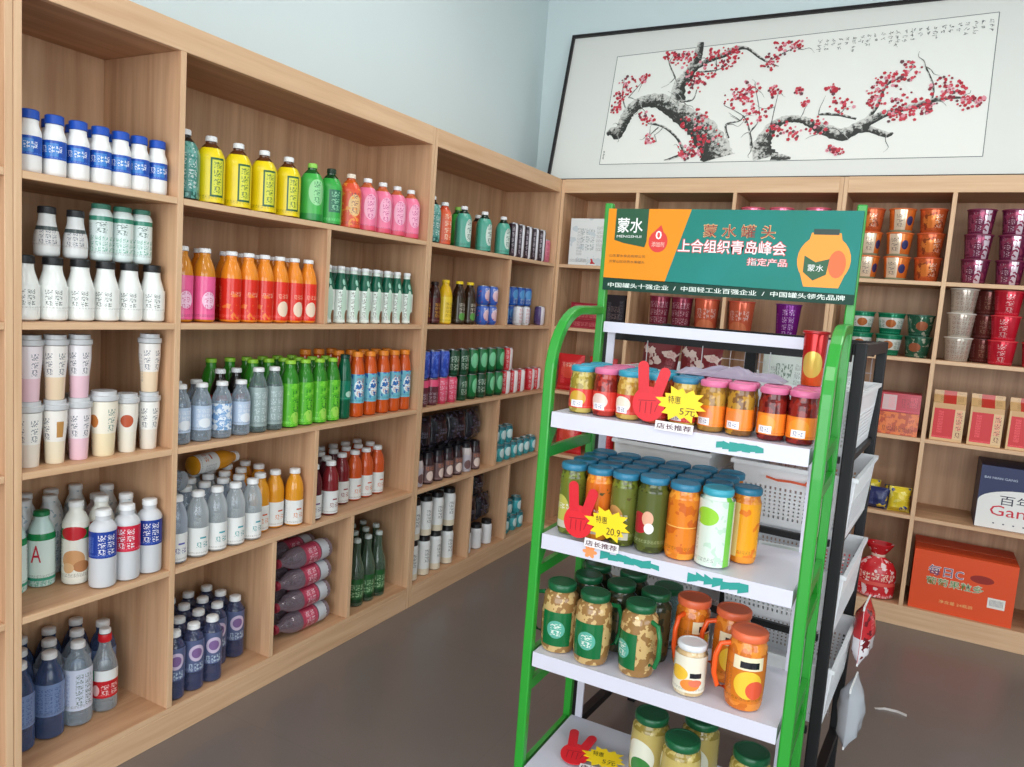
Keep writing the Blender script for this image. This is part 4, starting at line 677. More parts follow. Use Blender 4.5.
# ------------------------------------------------------------------ green display rack
X0, X1, YA, YBK = 1.066, 1.648, .757, 1.035
gm = mat((40, 152, 46), .35, coat=.3); sw = mat((212, 211, 224), .35)
rk = bpy.data.objects.new('display_rack', None); C.objects.link(rk); rk.location = ((X0+X1)/2, (YA+YBK)/2, 0)
tag(rk, 'bright green steel display rack with white shelves of jars, in front of the black rack', 'rack')
OFF = Vector(rk.location)
def rel(b): b.v = [(x-OFF.x, y-OFF.y, z-OFF.z) for x, y, z in b.v]; return b
def rp(name, b, *m): return obj(name, rel(b).mesh(name, *m), rk)
for X in (X0, X1):
    pts = [(X, YA, 0), (X, YA, .6), (X, YA, 1.18)]+[(X, YA+.15*(1-cos(t)), 1.18+.150*sin(t)) for t in [radians(a_) for a_ in range(10, 91, 10)]]+[(X, YBK-.012, 1.332)]
    b = MB(); b.tube(pts, 0, flat=(.0118, .0105)); o = rp('front_post', b, gm); bev(o, .004)
    b = MB(); b.box(X-.010, X+.010, YBK-.010, YBK+.010, 0, 1.60); bev(rp('back_post', b, gm), .003)
    for zz in (.248, .534, .818, 1.10):
        b = MB(); b.box(X-.006, X+.006, YA+.012, YBK-.012, zz-.035, zz-.008)
        b.box(X-.006, X+.006, YA+.012, YBK-.012, zz-.11, zz-.085); rp('side_bar', b, gm)
        for (yy, s_) in ((YA+.012, 1), (YBK-.012, -1)):
            g_ = MB(); v = [(X-.004, yy, zz-.035), (X-.004, yy+s_*.05, zz-.035), (X-.004, yy, zz-.10)]; v += [(X+.004, a_[1], a_[2]) for a_ in v]
            g_.add(v, [(0, 1, 2), (5, 4, 3), (0, 3, 4, 1), (1, 4, 5, 2), (2, 5, 3, 0)]); rp('gusset', g_, gm)
for zz in (.248, .534, .818, 1.10):
    b = MB(); b.box(X0+.018, X1-.018, YA-.012, YBK-.014, zz-.004, zz); b.box(X0+.018, X1-.018, YA-.014, YA-.011, zz-.034, zz+.001)
    b.box(X0+.018, X0+.021, YA-.011, YBK-.014, zz-.034, zz-.004); b.box(X1-.021, X1-.018, YA-.011, YBK-.014, zz-.034, zz-.004); rp('shelf', b, sw)
b = MB(); b.box(X0+.03, X1-.02, .985, YBK-.014, 1.301, 1.305); b.box(X0+.03, X1-.02, .983, .986, 1.28, 1.306); rp('top_ledge', b, sw)
for X in (X0+.036, ):
    b = MB(); b.box(X-.007, X+.012, 1.0175, 1.0225, .25, 1.30); rp('upright_strip', b, sw)
b = MB(); b.box(X1-.045, X1-.03, 1.0175, 1.0225, .25, 1.30); rp('upright_strip', b, sw)
# sign
sg = bpy.data.objects.new('header_sign', None); C.objects.link(sg); sg.location = (1.075, 1.006, 1.384)
tag(sg, 'green and orange header sign with Chinese lettering on top of the green rack', 'sign')
SW, SH = .580, .200
b = MB(); b.box(0, SW, .001, .012, 0, SH); bev(obj('sign_board', b.mesh('sign_board', mat((20, 90, 60), .4)), sg), .001)
b = MB(); b.poly([(.0, .031), (.158, .027), (.208, SH), (.0, SH)], .0); obj('orange_field', b.mesh('orange_field', mat((230, 140, 16), .45, spec=.3)), sg)
b = MB(); b.poly([(.158, .027), (SW, .022), (SW, SH), (.208, SH)], .0)
tm = bpy.data.materials.new('teal_print'); tm.use_nodes = True; q = NT(tm); tc = q.n('ShaderNodeTexCoord'); nn = q.noise(tc.outputs['Object'], 6, 2); q.put(q.mix(nn, srgb(0, 112, 92), srgb(6, 130, 124)), q.b.inputs['Base Color']); q.b.inputs['Roughness'].default_value = .45; q.b.inputs['Specular IOR Level'].default_value = .3
obj('teal_field', b.mesh('teal_field', tm), sg)
b = MB(); b.poly([(0, 0), (SW, 0), (SW, .022), (.0, .031)], .0); obj('footer_strip', b.mesh('footer_strip', mat((4, 56, 42), .45, spec=.3)), sg)
b = MB(); b.poly([(.021, .124), (.045, .117), (.100, .108), (.104, .122), (.104, SH-.0), (.021, SH-.0)], -.0006); obj('logo_panel', b.mesh('logo_panel', mat((8, 76, 42), .4)), sg)
wt = mat((240, 240, 236), .4)
TX = lambda s_, x0, x1, z0, z1, m_, y=-.0012, off=0: obj('lettering', text_mesh(s_, x0, x1, z0, z1, m_, y, off), sg)
TX('蒙水', .027, .092, .142, .178, wt, off=.012); TX('MENGSHUI', .027, .090, .130, .136, wt)
b = MB(); b.poly([(.138, .162)]+arc(.133, .123, .0235, .026, 60, -240, 20), -.0006); obj('red_drop', b.mesh('red_drop', mat((214, 48, 40), .4)), sg)
TX('0', .126, .141, .128, .148, wt, off=.01); TX('添加剂', .118, .149, .110, .122, mat((246, 206, 190), .4))
TX('山东蒙水食品有限公司', .012, .104, .082, .089, mat((120, 84, 30), .4)); TX('沂蒙山区优质水果罐头', .012, .104, .068, .075, mat((120, 84, 30), .4))
TX('蒙 水 罐 头', .240, .404, .135, .167, mat((226, 170, 110), .4), y=-.0006, off=.02); TX('蒙 水 罐 头', .242, .402, .137, .165, mat((140, 40, 26), .4))
TX('上合组织青岛峰会', .182, .432, .098, .132, mat((214, 60, 66), .4), y=-.0006, off=.045); TX('上合组织青岛峰会', .184, .430, .100, .130, mat((250, 226, 226), .4), off=.01)
TX('指定产品', .346, .436, .074, .093, mat((214, 60, 66), .4), y=-.0006, off=.045); TX('指定产品', .348, .434, .075, .092, mat((250, 220, 220), .4))
TX('中国罐头十强企业  /  中国轻工业百强企业  /  中国罐头领先品牌', .014, .562, .0075, .0195, mat((226, 236, 226), .4), off=.008)
b = MB(); b.poly(arc(.510, .093, .055, .056, 0, 360, 26)[:-1], -.0006); b.poly([(.474, .034), (.546, .034), (.560, .075), (.460, .075)], -.0007); b.poly([(.475, .13), (.545, .13), (.540, .152), (.480, .152)], -.0007); obj('printed_jar', b.mesh('printed_jar', mat((240, 150, 34), .4)), sg)
b = MB(); b.poly([(.484, .148), (.536, .148), (.536, .160), (.484, .160)], -.0012); obj('printed_jar_lid', b.mesh('printed_jar_lid', mat((24, 50, 40), .4)), sg)
b = MB(); b.poly([(.470, .066), (.492, .048), (.518, .062), (.522, .096), (.494, .088), (.470, .102)], -.0012); obj('printed_jar_label', b.mesh('printed_jar_label', mat((14, 84, 46), .4)), sg)
TX('蒙水', .479, .512, .068, .083, wt, y=-.0018)
b = MB(); b.poly(arc(.538, .085, .018, .03, 0, 360, 16)[:-1], -.0011); obj('printed_fruit', b.mesh('printed_fruit', mat((232, 100, 40), .4)), sg)
# teal stickers on the shelf lips
st_ = mat((40, 150, 140), .5); orf = mat((244, 150, 90), .5)
def sticker(x, z, w_, h_, m_, flower=False):
    o = bpy.data.objects.new('flower_sticker' if flower else 'shelf_sticker', None)
    b = MB()
    if flower: b.poly([(x+w_/2*(.6+.4*abs(cos(3*t)))*cos(t), z+h_/2*(.6+.4*abs(cos(3*t)))*sin(t)) for t in [2*pi*k_/24 for k_ in range(24)]], YA-.0146)
    else:
        for k_ in range(7): px = x-w_/2+w_*(k_+.5)/7; b.poly([(px-w_*.09, z-h_*random.uniform(.1, .5)), (px+w_*.09, z-h_*random.uniform(.0, .45)), (px+w_*.08, z+h_*random.uniform(.1, .5)), (px-w_*.09, z+h_*random.uniform(.2, .5))], YA-.0146-k_*.00004)
    return rp('flower_sticker' if flower else 'shelf_sticker', b, m_)
sticker(1.50, 1.084, .09, .024, st_); sticker(1.295, .802, .13, .024, st_); sticker(1.203, .802, .036, .030, orf, True); sticker(1.485, .800, .12, .026, st_)

# jars
glassy = lambda c: mat(c, .06, coat=1.0)
def jar(name, fill, lid, lab=None, h=.163, r=.0325, lz=(.1, .8), lidr=.031, lh=.014, handle=None, ha=0, cat='jar', belly=0):
    p = [(r*.75, 0), (r*.93, .003), (r, .012)]
    for i in range(1, 9): t = i/8; p.append((r*(1+belly*sin(pi*t)), .012+(h-.042)*t))
    p += [(r*.95, h-.027), (lidr*.93, h-.019), (lidr*.93, h-lh)]
    b = MB(); b.lathe(p, 22)
    l = MB(); l.lathe([(lidr, h-lh-.001), (lidr+.0012, h-lh+.001), (lidr+.0012, h-.003), (lidr-.001, h-.0005), (lidr*.82, h), (lidr*.8, h-.001)], 28, lobes=0)
    parts = [('body', b.mesh(name, fill)), ('lid', l.mesh('lid', lid))]
    if lab:
        z0, z1 = lz[0]*h, lz[1]*h; lb = MB(); lb.lathe([(r*(1+belly*sin(pi*max(0, min(1, (z0+(z1-z0)*k_/5-.012)/(h-.042)))))+.0007, z0+(z1-z0)*k_/5) for k_ in range(6)], 22, cap=False); parts.append(('label_wrap', lb.mesh('label_wrap', lab)))
    if handle:
        hb = MB(); hb.tube([(r*.95, 0, h*.80), (r+.018, 0, h*.78), (r+.027, 0, h*.62), (r+.027, 0, h*.38), (r+.018, 0, h*.22), (r*.95, 0, h*.2)], .0055, 10); hb.v = [(v_[0]*cos(radians(ha))-v_[1]*sin(radians(ha)), v_[0]*sin(radians(ha))+v_[1]*cos(radians(ha)), v_[2]) for v_ in hb.v]; parts.append(('handle', hb.mesh('handle', handle)))
    return kind(name, cat, parts)
def food(c1, c2, sc=60, thr=.5): return label(c1, [('n', c2, sc, thr)], .07, 'preserved_fruit')
teal = mat((50, 150, 176), .35); blue = mat((50, 122, 154), .3); pinkl = mat((214, 110, 150), .35)
pic = lambda bg_, c_: label(bg_, [('e', .5, .45, .16, .3, c_), ('r', .3, .7, .72, .9, (200, 60, 60)), ('t', .38, .64, .1, .3, (240, 236, 226), 3, 1)], .15)
s2j = [('greenish', (150, 130, 50), (190, 170, 90), teal, (206, 160, 60)), ('dark red', (120, 26, 24), (170, 50, 40), pinkl, (226, 200, 190)), ('golden', (176, 130, 50), (206, 170, 90), teal, (236, 226, 206)), ('red', (150, 50, 34), (190, 90, 60), teal, (226, 180, 90)), ('golden', (180, 140, 50), (206, 176, 90), blue, (226, 110, 60)), ('golden', (186, 140, 54), (150, 110, 50), pinkl, (226, 120, 60)), ('golden', (176, 130, 44), (120, 80, 40), pinkl, (226, 130, 60)), ('dark red', (130, 30, 22), (90, 20, 20), pinkl, (236, 150, 50)), ('dark red', (140, 34, 26), (100, 20, 20), pinkl, (236, 150, 50))]
S2X = [1.130, 1.187, 1.243, 1.303, 1.365, 1.425, 1.483, 1.546, 1.603]
KS2 = []
cn_ = {}
tot = {}
for q_ in s2j: kk = q_[0]+('|p' if q_[3] is pinkl else '|t' if q_[3] is teal else '|b'); tot[kk] = tot.get(kk, 0)+1
for i, (nm, c1_, c2_, ld, pc) in enumerate(s2j):
    K = jar('fruit_jar', food(c1_, c2_), ld, label((214, 60, 50) if i < 5 else (236, 130, 40), [('e', .5, .5, .12, .4, pc), ('r', .42, .58, .05, .4, (238, 236, 240)), ('t', .44, .56, .08, .36, (60, 60, 110), 2, 1)], .2), h=.107, r=.0275, lz=(.12, .52), lidr=.0265, lh=.012); KS2.append(K)
    kk = nm+('|p' if ld is pinkl else '|t' if ld is teal else '|b'); cn_[kk] = cn_.get(kk, 0)+1
    ln = 'pink' if ld is pinkl else 'teal' if ld is teal else 'blue'
    put(K, S2X[i], .797, 1.1005, '%s jar with %s lid, %sfront row, green rack upper shelf' % (nm, ln, (ORD[cn_[kk]-1]+' from left, ') if tot[kk] > 1 else ''), 'small fruit jars on the upper shelf', radians(-12+J(14)))
for i in range(9): put(KS2[i if i < 5 else (5 if i < 7 else 7)], S2X[i]-.004, .858, 1.1005, 'small fruit jar, %s from left, second row, upper shelf of green rack' % ORD[i], 'small fruit jars on the upper shelf', radians(J(30)))
for i in range(5): put(KS2[i % 3], S2X[i]-.006, .919, 1.1005, 'small fruit jar, %s from left, third row, upper shelf of green rack' % ORD[i], 'small fruit jars on the upper shelf', radians(J(30)))
rc = ncup((190, 30, 30), [('r', 0, 1, .0, .35, (226, 90, 40)), ('e', .5, .4, .16, .25, (226, 190, 90))], (180, 30, 34), h=.115, r0=.021, r1=.0245, name='snack_tub')
put(KS2[7], 1.598, .921, 1.1005, 'small fruit jar holding up the red snack tub, third row, upper shelf of green rack', 'small fruit jars on the upper shelf')
put(rc, 1.598, .921, 1.209, 'red snack tub standing on a jar lid at the right end of green rack')
# folded film lying over the lids
def wrap(name, m, w_, d_, th, seedv):
    random.seed(seedv); b = MB(); n = 14; vs = []; 
    for s_ in (0, 1):
        for j in range(n+1):
            for i in range(n+1):
                u, v = i/n, j/n; e = (1-(2*u-1)**6)*(1-(2*v-1)**6); vs.append(((u-.5)*w_, (v-.5)*d_, (.004+th*(.4+.3*sin(11*u+4*v)+.3*sin(7*v-13*u)+J(.15)))*e if s_ else 0))
    N = (n+1)**2; fs = []
    for s_ in (0, 1):
        for j in range(n):
            for i in range(n):
                a = s_*N+j*(n+1)+i; f_ = (a, a+1, a+n+2, a+n+1); fs.append(f_ if s_ else f_[::-1])
    b.add(vs, fs, 0, None, True); me = b.mesh(name, m); return kind(name, 'packaging', [('body', me)])
put(wrap('plastic_wrap', mat((206, 190, 214), .15, alpha=.7), .23, .09, .02, 3), 1.435, .905, 1.2085, 'crumpled pinkish plastic film lying on the jar lids, upper shelf of green rack')
# second display shelf: tall jars with blue lids, four deep
pk_ = food((110, 120, 40), (80, 84, 30)); og = food((214, 120, 30), (236, 150, 50), 45); lg = label((214, 226, 214), [('e', .42, .75, .12, .14, (150, 206, 60)), ('n', (190, 216, 196), 40, .6), ('r', .62, .7, 0, 1, (120, 196, 70))], .12)
tg1 = lambda lc, c_: label(c_, [('e', .42, .35, .13, .3, lc), ('r', .3, .62, .0, .14, (206, 200, 180)), ('t', .3, .6, .36, .5, (240, 236, 226), 3, 1), ('n', (90, 80, 40), 50, .66)], .12)
s3j = [('pickle green', jar('fruit_jar', pk_, blue, tg1((196, 190, 90), (110, 118, 44)), h=.165, r=.0298, lidr=.0288), 1.128), ('orange', jar('fruit_jar', og, blue, tg1((196, 60, 40), (214, 110, 36)), h=.165, r=.0298, lidr=.0288), 1.192), ('olive green', jar('fruit_jar', pk_, blue, tg1((200, 150, 90), (104, 110, 46)), h=.165, r=.0298, lidr=.0288), 1.253), ('dark green', jar('fruit_jar', food((86, 92, 36), (60, 66, 26)), blue, label((84, 92, 42), [('e', .42, .42, .13, .2, (176, 40, 50)), ('e', .52, .52, .06, .14, (226, 170, 140)), ('e', .54, .34, .05, .1, (240, 236, 230))], .12), h=.167, r=.034), 1.319), ('plain orange', jar('fruit_jar', og, blue, label((220, 124, 34), [('n', (200, 96, 28), 30, .55), ('r', .3, .7, .48, .5, (240, 180, 90))], .1), h=.165, r=.033), 1.387), ('white and green', jar('fruit_jar', lg, mat((60, 160, 180), .35), lg, h=.167, r=.036, lz=(.03, .86)), 1.457)]
for nm, K, x in s3j: put(K, x, .797, .8185, '%s tall jar with blue lid, front row, middle shelf of green rack' % nm, 'tall jars on the middle shelf', radians(J(8)))
oj = jar('fruit_jar', og, blue, label((240, 160, 30), [('r', .4, .5, 0, 1, (236, 206, 130)), ('n', (226, 120, 30), 30, .6)], .12), h=.165, r=.0298, lidr=.0288)
for r_, y_ in ((1, .863), (2, .925), (3, .986)):
    for i, x in enumerate((1.128, 1.191, 1.253, 1.316, 1.38, 1.443, 1.505)[:7 if r_ < 2 else 6]): put(oj if i >= 5 else [s3j[0][1], s3j[1][1], s3j[2][1]][(i+r_) % 3] if i < 4 else s3j[1][1], x, y_, .8185, 'tall blue-lidded jar, %s from left, %s, middle shelf of green rack' % (ORD[i], ROW[r_]), 'tall jars on the middle shelf', radians(J(30)))
# third display shelf
gl = mat((24, 92, 56), .3); gh = mat((26, 110, 60), .25); mush = food((204, 172, 116), (150, 112, 66), 46)
mjl = label((198, 166, 110), [('n', (146, 108, 62), 46, .5), ('r', .34, .62, 0, 1, (18, 104, 56)), ('e', .48, .5, .08, .26, (90, 170, 150)), ('t', .42, .54, .3, .7, (236, 240, 230), 1, 2)], .08)
mjs = [jar('handled_jar', mush, gl, mjl, h=.163, r=.040, lidr=.033, lh=.016, handle=gh, ha=a_, belly=.07, lz=(.12, .62)) for a_ in (170, 30, 0)]
mk = jar('handled_jar', food((86, 76, 50), (50, 56, 40), 40), gl, None, h=.163, r=.039, lidr=.033, lh=.016, belly=.04)
for K, d, x, y, a_ in ((mjs[0], 'mushroom jar with dark green lid, first from left', 1.120, .80, 20), (mjs[1], 'mushroom jar with dark green lid, second from left', 1.208, .79, 10), (mjs[2], 'mushroom jar with dark green lid, beside the small peach jar', 1.314, .80, -30), (mk, 'dark green-lidded jar behind the first two', 1.15, .888, 40), (mk, 'dark green-lidded jar behind the mushroom jars', 1.235, .888, 10), (mk, 'dark green-lidded jar behind the third mushroom jar', 1.32, .888, 0), (mk, 'dark green-lidded jar at the rear left', 1.14, .974, 40), (mk, 'dark green-lidded jar at the rear middle', 1.235, .974, 40)):
    put(K, x, y, .5345, d+', lower shelf of green rack', 'green-lidded jars with handles', radians(a_))
ol = mat((232, 110, 70), .35); oh = mat((240, 90, 30), .3)
oj2 = jar('handled_jar', food((206, 110, 34), (232, 140, 50), 40), ol, label((214, 120, 36), [('r', .36, .62, .72, 1, (240, 226, 190)), ('r', .42, .58, .76, .9, (30, 30, 36)), ('e', .5, .4, .12, .3, (240, 196, 60)), ('e', .56, .3, .08, .2, (226, 90, 60))], .1), h=.165, r=.0385, lidr=.037, lh=.016, handle=oh, ha=185, belly=.03, lz=(.12, .72))
for d, x, y, a_ in (('front right orange jar with handle and pale lid', 1.55, .80, 20), ('orange jar with handle between the other two', 1.498, .895, 20), ('orange jar with handle nearest the small peach jar', 1.406, .905, 65)): put(oj2, x, y, .5345, d+', lower shelf of green rack', 'orange jars with handles', radians(a_))
pj = jar('fruit_jar', food((226, 206, 170), (206, 176, 130), 40), mat((222, 224, 226), .3), label((232, 226, 206), [('e', .42, .5, .1, .2, (240, 190, 60)), ('e', .55, .22, .1, .16, (236, 140, 60)), ('r', .54, .66, .42, .56, (30, 30, 36)), ('e', .6, .28, .07, .1, (226, 120, 90))], .15), h=.112, r=.034, lidr=.03, lh=.012)
put(pj, 1.438, .785, .5345, 'small pale peach jar with white lid, lower shelf of green rack')
gbb = jar('glass_mug', mat((150, 190, 190), .05, trans=.7, ior=1.3), gl, None, h=.15, r=.036, lidr=.034, lh=.014, handle=mat((160, 190, 190), .05, trans=.6, ior=1.3))
put(gbb, 1.325, .974, .5345, 'clear glass mug jar with handle, rear of the lower shelf of green rack', None, radians(10))
# lowest shelf
pkj = jar('pickle_jar', food((190, 170, 100), (150, 130, 60), 45), gl, label((190, 170, 100), [('e', .5, .5, .14, .34, (226, 226, 206)), ('e', .52, .3, .1, .2, (60, 130, 60))], .1), h=.17, r=.042, lidr=.038, lh=.016, belly=.04)
for i, (x, y) in enumerate(((1.346, .86), (1.435, .80), (1.45, .91), (1.575, .84))): put(pkj, x, y, .2485, 'pickle jar with dark green lid, %s, lowest shelf of green rack' % ['leftmost', 'second from left and nearest', 'third from left, set back', 'rightmost'][i], 'pickle jars on the lowest shelf', radians(J(20)))

# price cards: red V-sign hand with yellow burst
def price_card(loc, rot, lab, price, fallen=False, sc=1):
    r_ = bpy.data.objects.new('price_card', None); C.objects.link(r_); r_.location = loc; r_.rotation_euler = rot; r_.scale = (sc,)*3
    tag(r_, lab, 'price card', 'V-sign price cards')
    def ext(name, outlines, m_, y0, y1):
        b = MB()
        for P in outlines:
            n = len(P); v = [(p[0], y0, p[1]) for p in P]+[(p[0], y1, p[1]) for p in P]
            b.add(v, [tuple(range(n)), tuple(range(n, 2*n))[::-1]]+[(k_, (k_+1) % n+0, (k_+1) % n+n, k_+n)[::-1] for k_ in range(n)])
        return obj(name, b.mesh(name, m_), r_)
    fing = lambda x, z, l, w_, a: [(x+(-sin(a))*zz+cos(a)*xx, z+cos(a)*zz+sin(a)*xx) for xx, zz in [(-w_, 0), (w_, 0)]+[(w_*cos(t), l+w_*sin(t)) for t in [radians(q_) for q_ in range(0, 181, 20)]]]
    ext('red_hand', [arc(-.034, .050, .035, .037, 0, 360, 24)[:-1]], mat((222, 32, 44), .4), -.002, .0)
    for i_, P_ in enumerate((fing(-.046, .072, .056, .0115, .10), fing(-.018, .070, .050, .0115, -.28))): ext('raised_finger', [P_], mat((214, 28, 42), .4), -.0023-.0002*i_, -.0003-.0002*i_)
    st = []
    for k_ in range(28):
        t = 2*pi*k_/28; rr_ = (1 if k_ % 2 else .74)*(1+.12*sin(5*k_)); st.append((.036+.052*rr_*cos(t), .058+.036*rr_*sin(t)))
    ext('yellow_burst', [st], mat((248, 212, 24), .4), -.0035, -.0022)
    ext('white_strip', [[(-.015, .0), (.065, -.001), (.066, .018), (-.014, .019)]], mat((238, 232, 232), .4), -.0048, -.0038)
    hb = MB()
    for fx_ in (-.052, -.040, -.028): hb.poly([(fx_, .030), (fx_+.0014, .030), (fx_+.002, .054), (fx_, .054)], -.0027)
    hb.poly([(-.056, .055), (-.018, .058), (-.018, .0595), (-.056, .0565)], -.0027); hb.poly([(-.02, .035), (-.0186, .035), (-.012, .055), (-.0135, .055)], -.0027); obj('fold_line', hb.mesh('fold_line', mat((160, 20, 34), .4)), r_)
    obj('lettering', text_mesh('特惠', .008, .034, .058, .074, mat((50, 40, 20), .5), y=-.0042), r_)
    obj('lettering', text_mesh(price, .034, .066, .036, .052, mat((60, 40, 30), .5), y=-.0042), r_)
    obj('lettering', text_mesh('店长推荐', -.011, .062, .003, .015, mat((90, 50, 60), .5), y=-.0056, offset=.01), r_)
    return r_
price_card((1.340, .741, 1.097), (0, 0, 0), 'red V-sign hand and yellow burst price card on the upper shelf of the green rack', '5元')
price_card((1.205, .741, .815), (0, 0, 0), 'red V-sign hand and yellow burst price card on the middle shelf of the green rack', '20.9')
price_card((1.215, .80, .2545), (radians(-84), 0, radians(12)), 'red and yellow price card lying flat on the lowest shelf of the green rack', '5元')

# ------------------------------------------------------------------ black rack with white baskets behind
bm_ = mat((16, 16, 19), .5)
br_ = bpy.data.objects.new('basket_rack', None); C.objects.link(br_); br_.location = (1.673, 1.15, 0); br_.rotation_euler = (0, 0, radians(-3.3))
tag(br_, 'black steel rack holding white baskets, directly behind the green rack', 'rack')
def bp_(name, boxes, m_=bm_):
    b = MB()
    for x in boxes: b.box(*x)
    return obj(name, b.mesh(name, m_), br_)
WR = .64
for x in (0, -WR):
    for y in (0, .45): bev(bp_('post', [(x-.0135, x+.0135, y-.010, y+.010, 0, 1.30)]), .003)
    bp_('end_bar', [(x-.012, x+.012, .015, .435, 1.27, 1.298)])
    bp_('end_bar', [(x-.012, x+.012, .015, .435, .12, .145)])
for y in (0, .45): bp_('cross_bar', [(-WR+.019, -.019, y-.012, y+.012, 1.255, 1.298)])
bp_('centre_post', [(-.318, -.288, .21, .235, .15, 1.27)])
for zz in (.345, .585, .825, 1.03):
    bp_('shelf_rail', [(-WR+.019, -.019, y-.006, y+.006, zz-.02, zz-.004) for y in (.012, .438)]+[(-.012, .004, .015, .435, zz-.02, zz-.004), (-WR-.004, -WR+.012, .015, .435, zz-.02, zz-.004)])
wm = MB()
for k_ in range(14): wm.box(-WR+.03+k_*.045, -WR+.032+k_*.045, .466, .468, .16, 1.25)
for k_ in range(24): wm.box(-WR+.02, -.02, .4645, .4665, .17+k_*.045, .172+k_*.045)
obj('wire_mesh_panel', wm.mesh('wire_mesh_panel', mat((206, 196, 200), .4)), br_)
for x in (-.52, -.37, -.2, -.07):
    hk = MB(); hk.box(x-.001, x+.001, -.014, -.012, 1.05, 1.26); obj('hanging_wire', hk.mesh('hanging_wire', mat((200, 196, 200), .4)), br_)
# perforated baskets
bwm = mat((244, 245, 248), .35)
def basket(w_, d_, h_):
    b = MB(); tp_ = .018
    def wall(p0, p1, q0, q1, solid_lo=.12, solid_hi=.75):
        # p: bottom corners, q: top corners; perforated between solid bands
        p0, p1, q0, q1 = map(Vector, (p0, p1, q0, q1)); nrm = (p1-p0).cross(q0-p0).normalized()*.0012
        P = lambda u, v: (p0+(p1-p0)*u)*(1-v)+(q0+(q1-q0)*u)*v
        def quad(u0, u1, v0, v1):
            c_ = [P(u0, v0), P(u1, v0), P(u1, v1), P(u0, v1)]; v8 = [x-nrm for x in c_]+[x+nrm for x in c_]
            b.add(v8, [(0, 3, 2, 1), (4, 5, 6, 7), (0, 1, 5, 4), (1, 2, 6, 5), (2, 3, 7, 6), (3, 0, 4, 7)])
        quad(0, 1, 0, solid_lo); quad(0, 1, 1-solid_hi*.45, 1)
        L_ = (p1-p0).length; nu = max(6, int(L_/.0115)); nv = 8
        for i in range(nu+1): u = i/nu; quad(max(0, u-.30/nu), min(1, u+.30/nu), solid_lo, 1-solid_hi*.45)
        for j in range(1, nv): v = solid_lo+(1-solid_hi*.45-solid_lo)*j/nv; quad(0, 1, v-.018, v+.018)
    a, c = w_/2, d_/2; e = .012
    B_ = [(-a+e, -c+e, 0), (a-e, -c+e, 0), (a-e, c-e, 0), (-a+e, c-e, 0)]; T_ = [(-a, -c, h_), (a, -c, h_), (a, c, h_), (-a, c, h_)]
    for i in range(4): wall(B_[i], B_[(i+1) % 4], T_[i], T_[(i+1) % 4])
    b.box(-a+e, a-e, -c+e, c-e, 0, .003)
    r_ = MB(); rw = .007
    for x0, x1, y0, y1 in ((-a-rw, a+rw, -c-rw, -c+.002), (-a-rw, a+rw, c-.002, c+rw), (-a-rw, -a+.002, -c, c), (a-.002, a+rw, -c, c)): r_.box(x0, x1, y0, y1, h_-.004, h_+.006)
    return kind('storage_basket', 'basket', [('body', b.mesh('storage_basket', bwm)), ('rim', r_.mesh('rim', bwm))])
bk1 = basket(.29, .40, .15); bk2 = basket(.27, .40, .15)
rb_ = Matrix.Rotation(radians(-3.3), 4, 'Z')
def brk(x, y, z): v = rb_ @ Vector((x, y, 0)); return (1.673+v.x, 1.15+v.y, z)
BL = []
for i, (x, z) in enumerate(((-.125, .8225), (-.125, .5825), (-.125, .3425))):
    o = put(bk1, *brk(x, .225, z), 'white perforated plastic basket at the right of the black rack, %s tier' % ['upper', 'middle', 'lower'][i], 'white baskets on the black rack', radians(-3.3)); BL.append(o)
for i, (x, z) in enumerate(((-.47, .8225), (-.47, .5825), (-.47, .3425), (-.47, 1.0275))):
    put(bk2, *brk(x, .225, z), 'white perforated plastic basket at the left of the black rack, %s tier' % ['second', 'third', 'fourth', 'top'][i], 'white baskets on the black rack', radians(-3.3))
put(bk2, *brk(-.13, .225, 1.0275), 'white perforated plastic basket at the right of the black rack, top tier', 'white baskets on the black rack', radians(-3.3))
# orange fish print on the upper basket front
for i, (m2, P) in enumerate(((mat((226, 96, 60), .4), arc(.055, .122, .022, .011, 0, 360, 18)[:-1]), (mat((226, 96, 60), .4), [(-.06, .122), (-.03, .117), (.0, .119), (.034, .117), (.034, .123), (0, .125), (-.035, .123), (-.06, .128)]))):
    b = MB(); b.poly(P, -.2085); obj('printed_motif', b.mesh('printed_motif', m2), BL[0])
# snack bags in the baskets
gw = pouch('snack_bag', label((226, 232, 226), [('e', .5, .35, .4, .25, (50, 140, 90)), ('t', .3, .7, .65, .85, (90, 120, 100), 3, 1)], .3), .108, .165, .045, crim=white); gy = pouch('snack_bag', label((226, 230, 226), [('e', .5, .35, .4, .3, (150, 180, 60)), ('e', .4, .5, .15, .1, (226, 210, 120))], .3), .108, .165, .045, crim=white); pb_ = pouch('snack_bag', label((226, 190, 180), [('t', .25, .75, .4, .7, (150, 60, 60), 4, 1)], .3), .108, .165, .045, crim=white); dr = pouch('snack_bag', label((120, 34, 40), [('n', (226, 200, 190), 30, .6)], .3), .108, .165, .045, crim=mat((120, 34, 40), .3)); bd = pouch('snack_bag', label((52, 40, 44), [('n', (110, 80, 70), 30, .6)], .3), .108, .165, .045, crim=mat((52, 40, 44), .3))
G1 = pouch('snack_bag', gw['parts'][0][1].materials[0], .115, .235, .045, crim=white); G2 = pouch('snack_bag', gy['parts'][0][1].materials[0], .115, .235, .045, crim=white); G3 = pouch('snack_bag', dr['parts'][0][1].materials[0], .115, .235, .045, crim=blackp)
def lay(K, x, y, z, lab, grp, a=0, t=-68): put(K, *brk(x, y, z), lab, grp, rot=(radians(t), 0, radians(a)))
G_ = 'snack bags in the baskets'
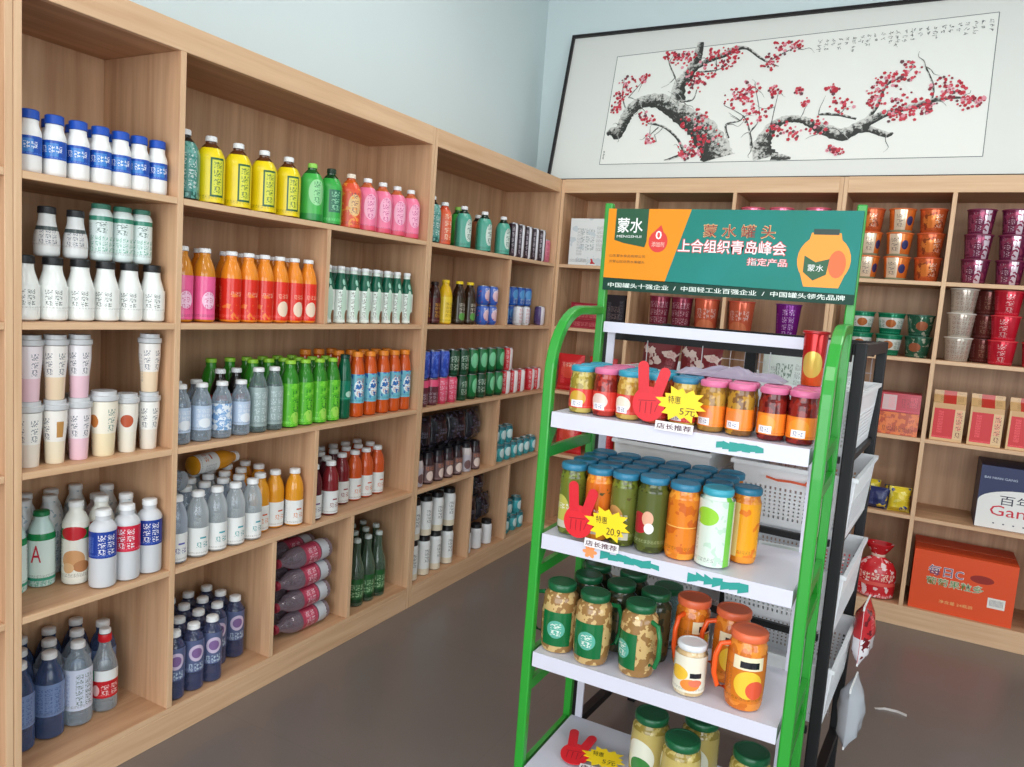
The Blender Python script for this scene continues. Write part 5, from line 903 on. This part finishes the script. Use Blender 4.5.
for K, x, y, z, lb, a, t in ((G1, -.188, .09, 1.034, 'white and green snack bag in the top basket', 6, -12), (G2, -.072, .09, 1.034, 'white and lime snack bag in the top basket, by the green post', -6, -12), (G3, -.412, .09, 1.034, 'dark red snack bag in the top left basket', 5, -12), (G3, -.536, .09, 1.034, 'dark red snack bag at the left of the top left basket', -5, -12), (pb_, -.47, .28, 1.034, 'pink snack bag at the rear of the top left basket', 0, -6), (pb_, -.13, .28, 1.034, 'pink snack bag at the rear of the top right basket', 0, -6),
    (pb_, -.19, .30, .829, 'pink snack bag in the upper right basket', 5, -8), (bd, -.412, .09, .829, 'dark brown snack bag in the second left basket', 5, -12), (bd, -.528, .09, .829, 'dark brown snack bag at the left of the second left basket', -5, -12), (bd, -.412, .09, .589, 'dark brown snack bag in the third left basket', 4, -12), (dr, -.528, .09, .589, 'dark red snack bag in the third left basket', -5, -12), (gw, -.15, .09, .589, 'white and green snack bag in the middle right basket', 5, -12)):
    lay(K, x, y, z, lb, G_, a-3.3, t)
# translucent bags hanging at the right of the rack
hb_ = pouch('hanging_bag', label((206, 190, 184), [('e', .5, .4, .3, .3, (214, 160, 140)), ('t', .2, .8, .6, .8, (120, 60, 60), 3, 1)], .2, trans=.3), .13, .20, .045, crim=white)
cb_ = pouch('plastic_bag', mat((226, 230, 238), .15, trans=.45, ior=1.1), .13, .17, .06, crim=white); rw_ = pouch('hanging_bag', label((190, 40, 46), [('r', 0, 1, 0, .45, (226, 220, 224)), ('n', (110, 24, 30), 40, .6)], .2), .12, .17, .05, crim=white)
for K, y, z, lb in ((rw_, .33, .40, 'red and white bag hanging low on the right end of the black rack'), (cb_, .24, .20, 'clear plastic bag hanging lowest at the end of the black rack')):
    put(K, *brk(.046 if z > .5 else .05, y+.05, z), lb, 'bags on the end of the black rack', radians(86))
b = MB(); b.tube([(0, 0, .001), (.03, .015, .001), (.07, .02, .001), (.10, .01, .001)], 0, flat=(.006, .0008)); 
put(kind('plastic_strip', 'litter', [('body', b.mesh('plastic_strip', mat((206, 200, 196), .4)))]), 1.80, 2.1, .001, 'pale plastic strip lying on the floor in front of the back shelving')
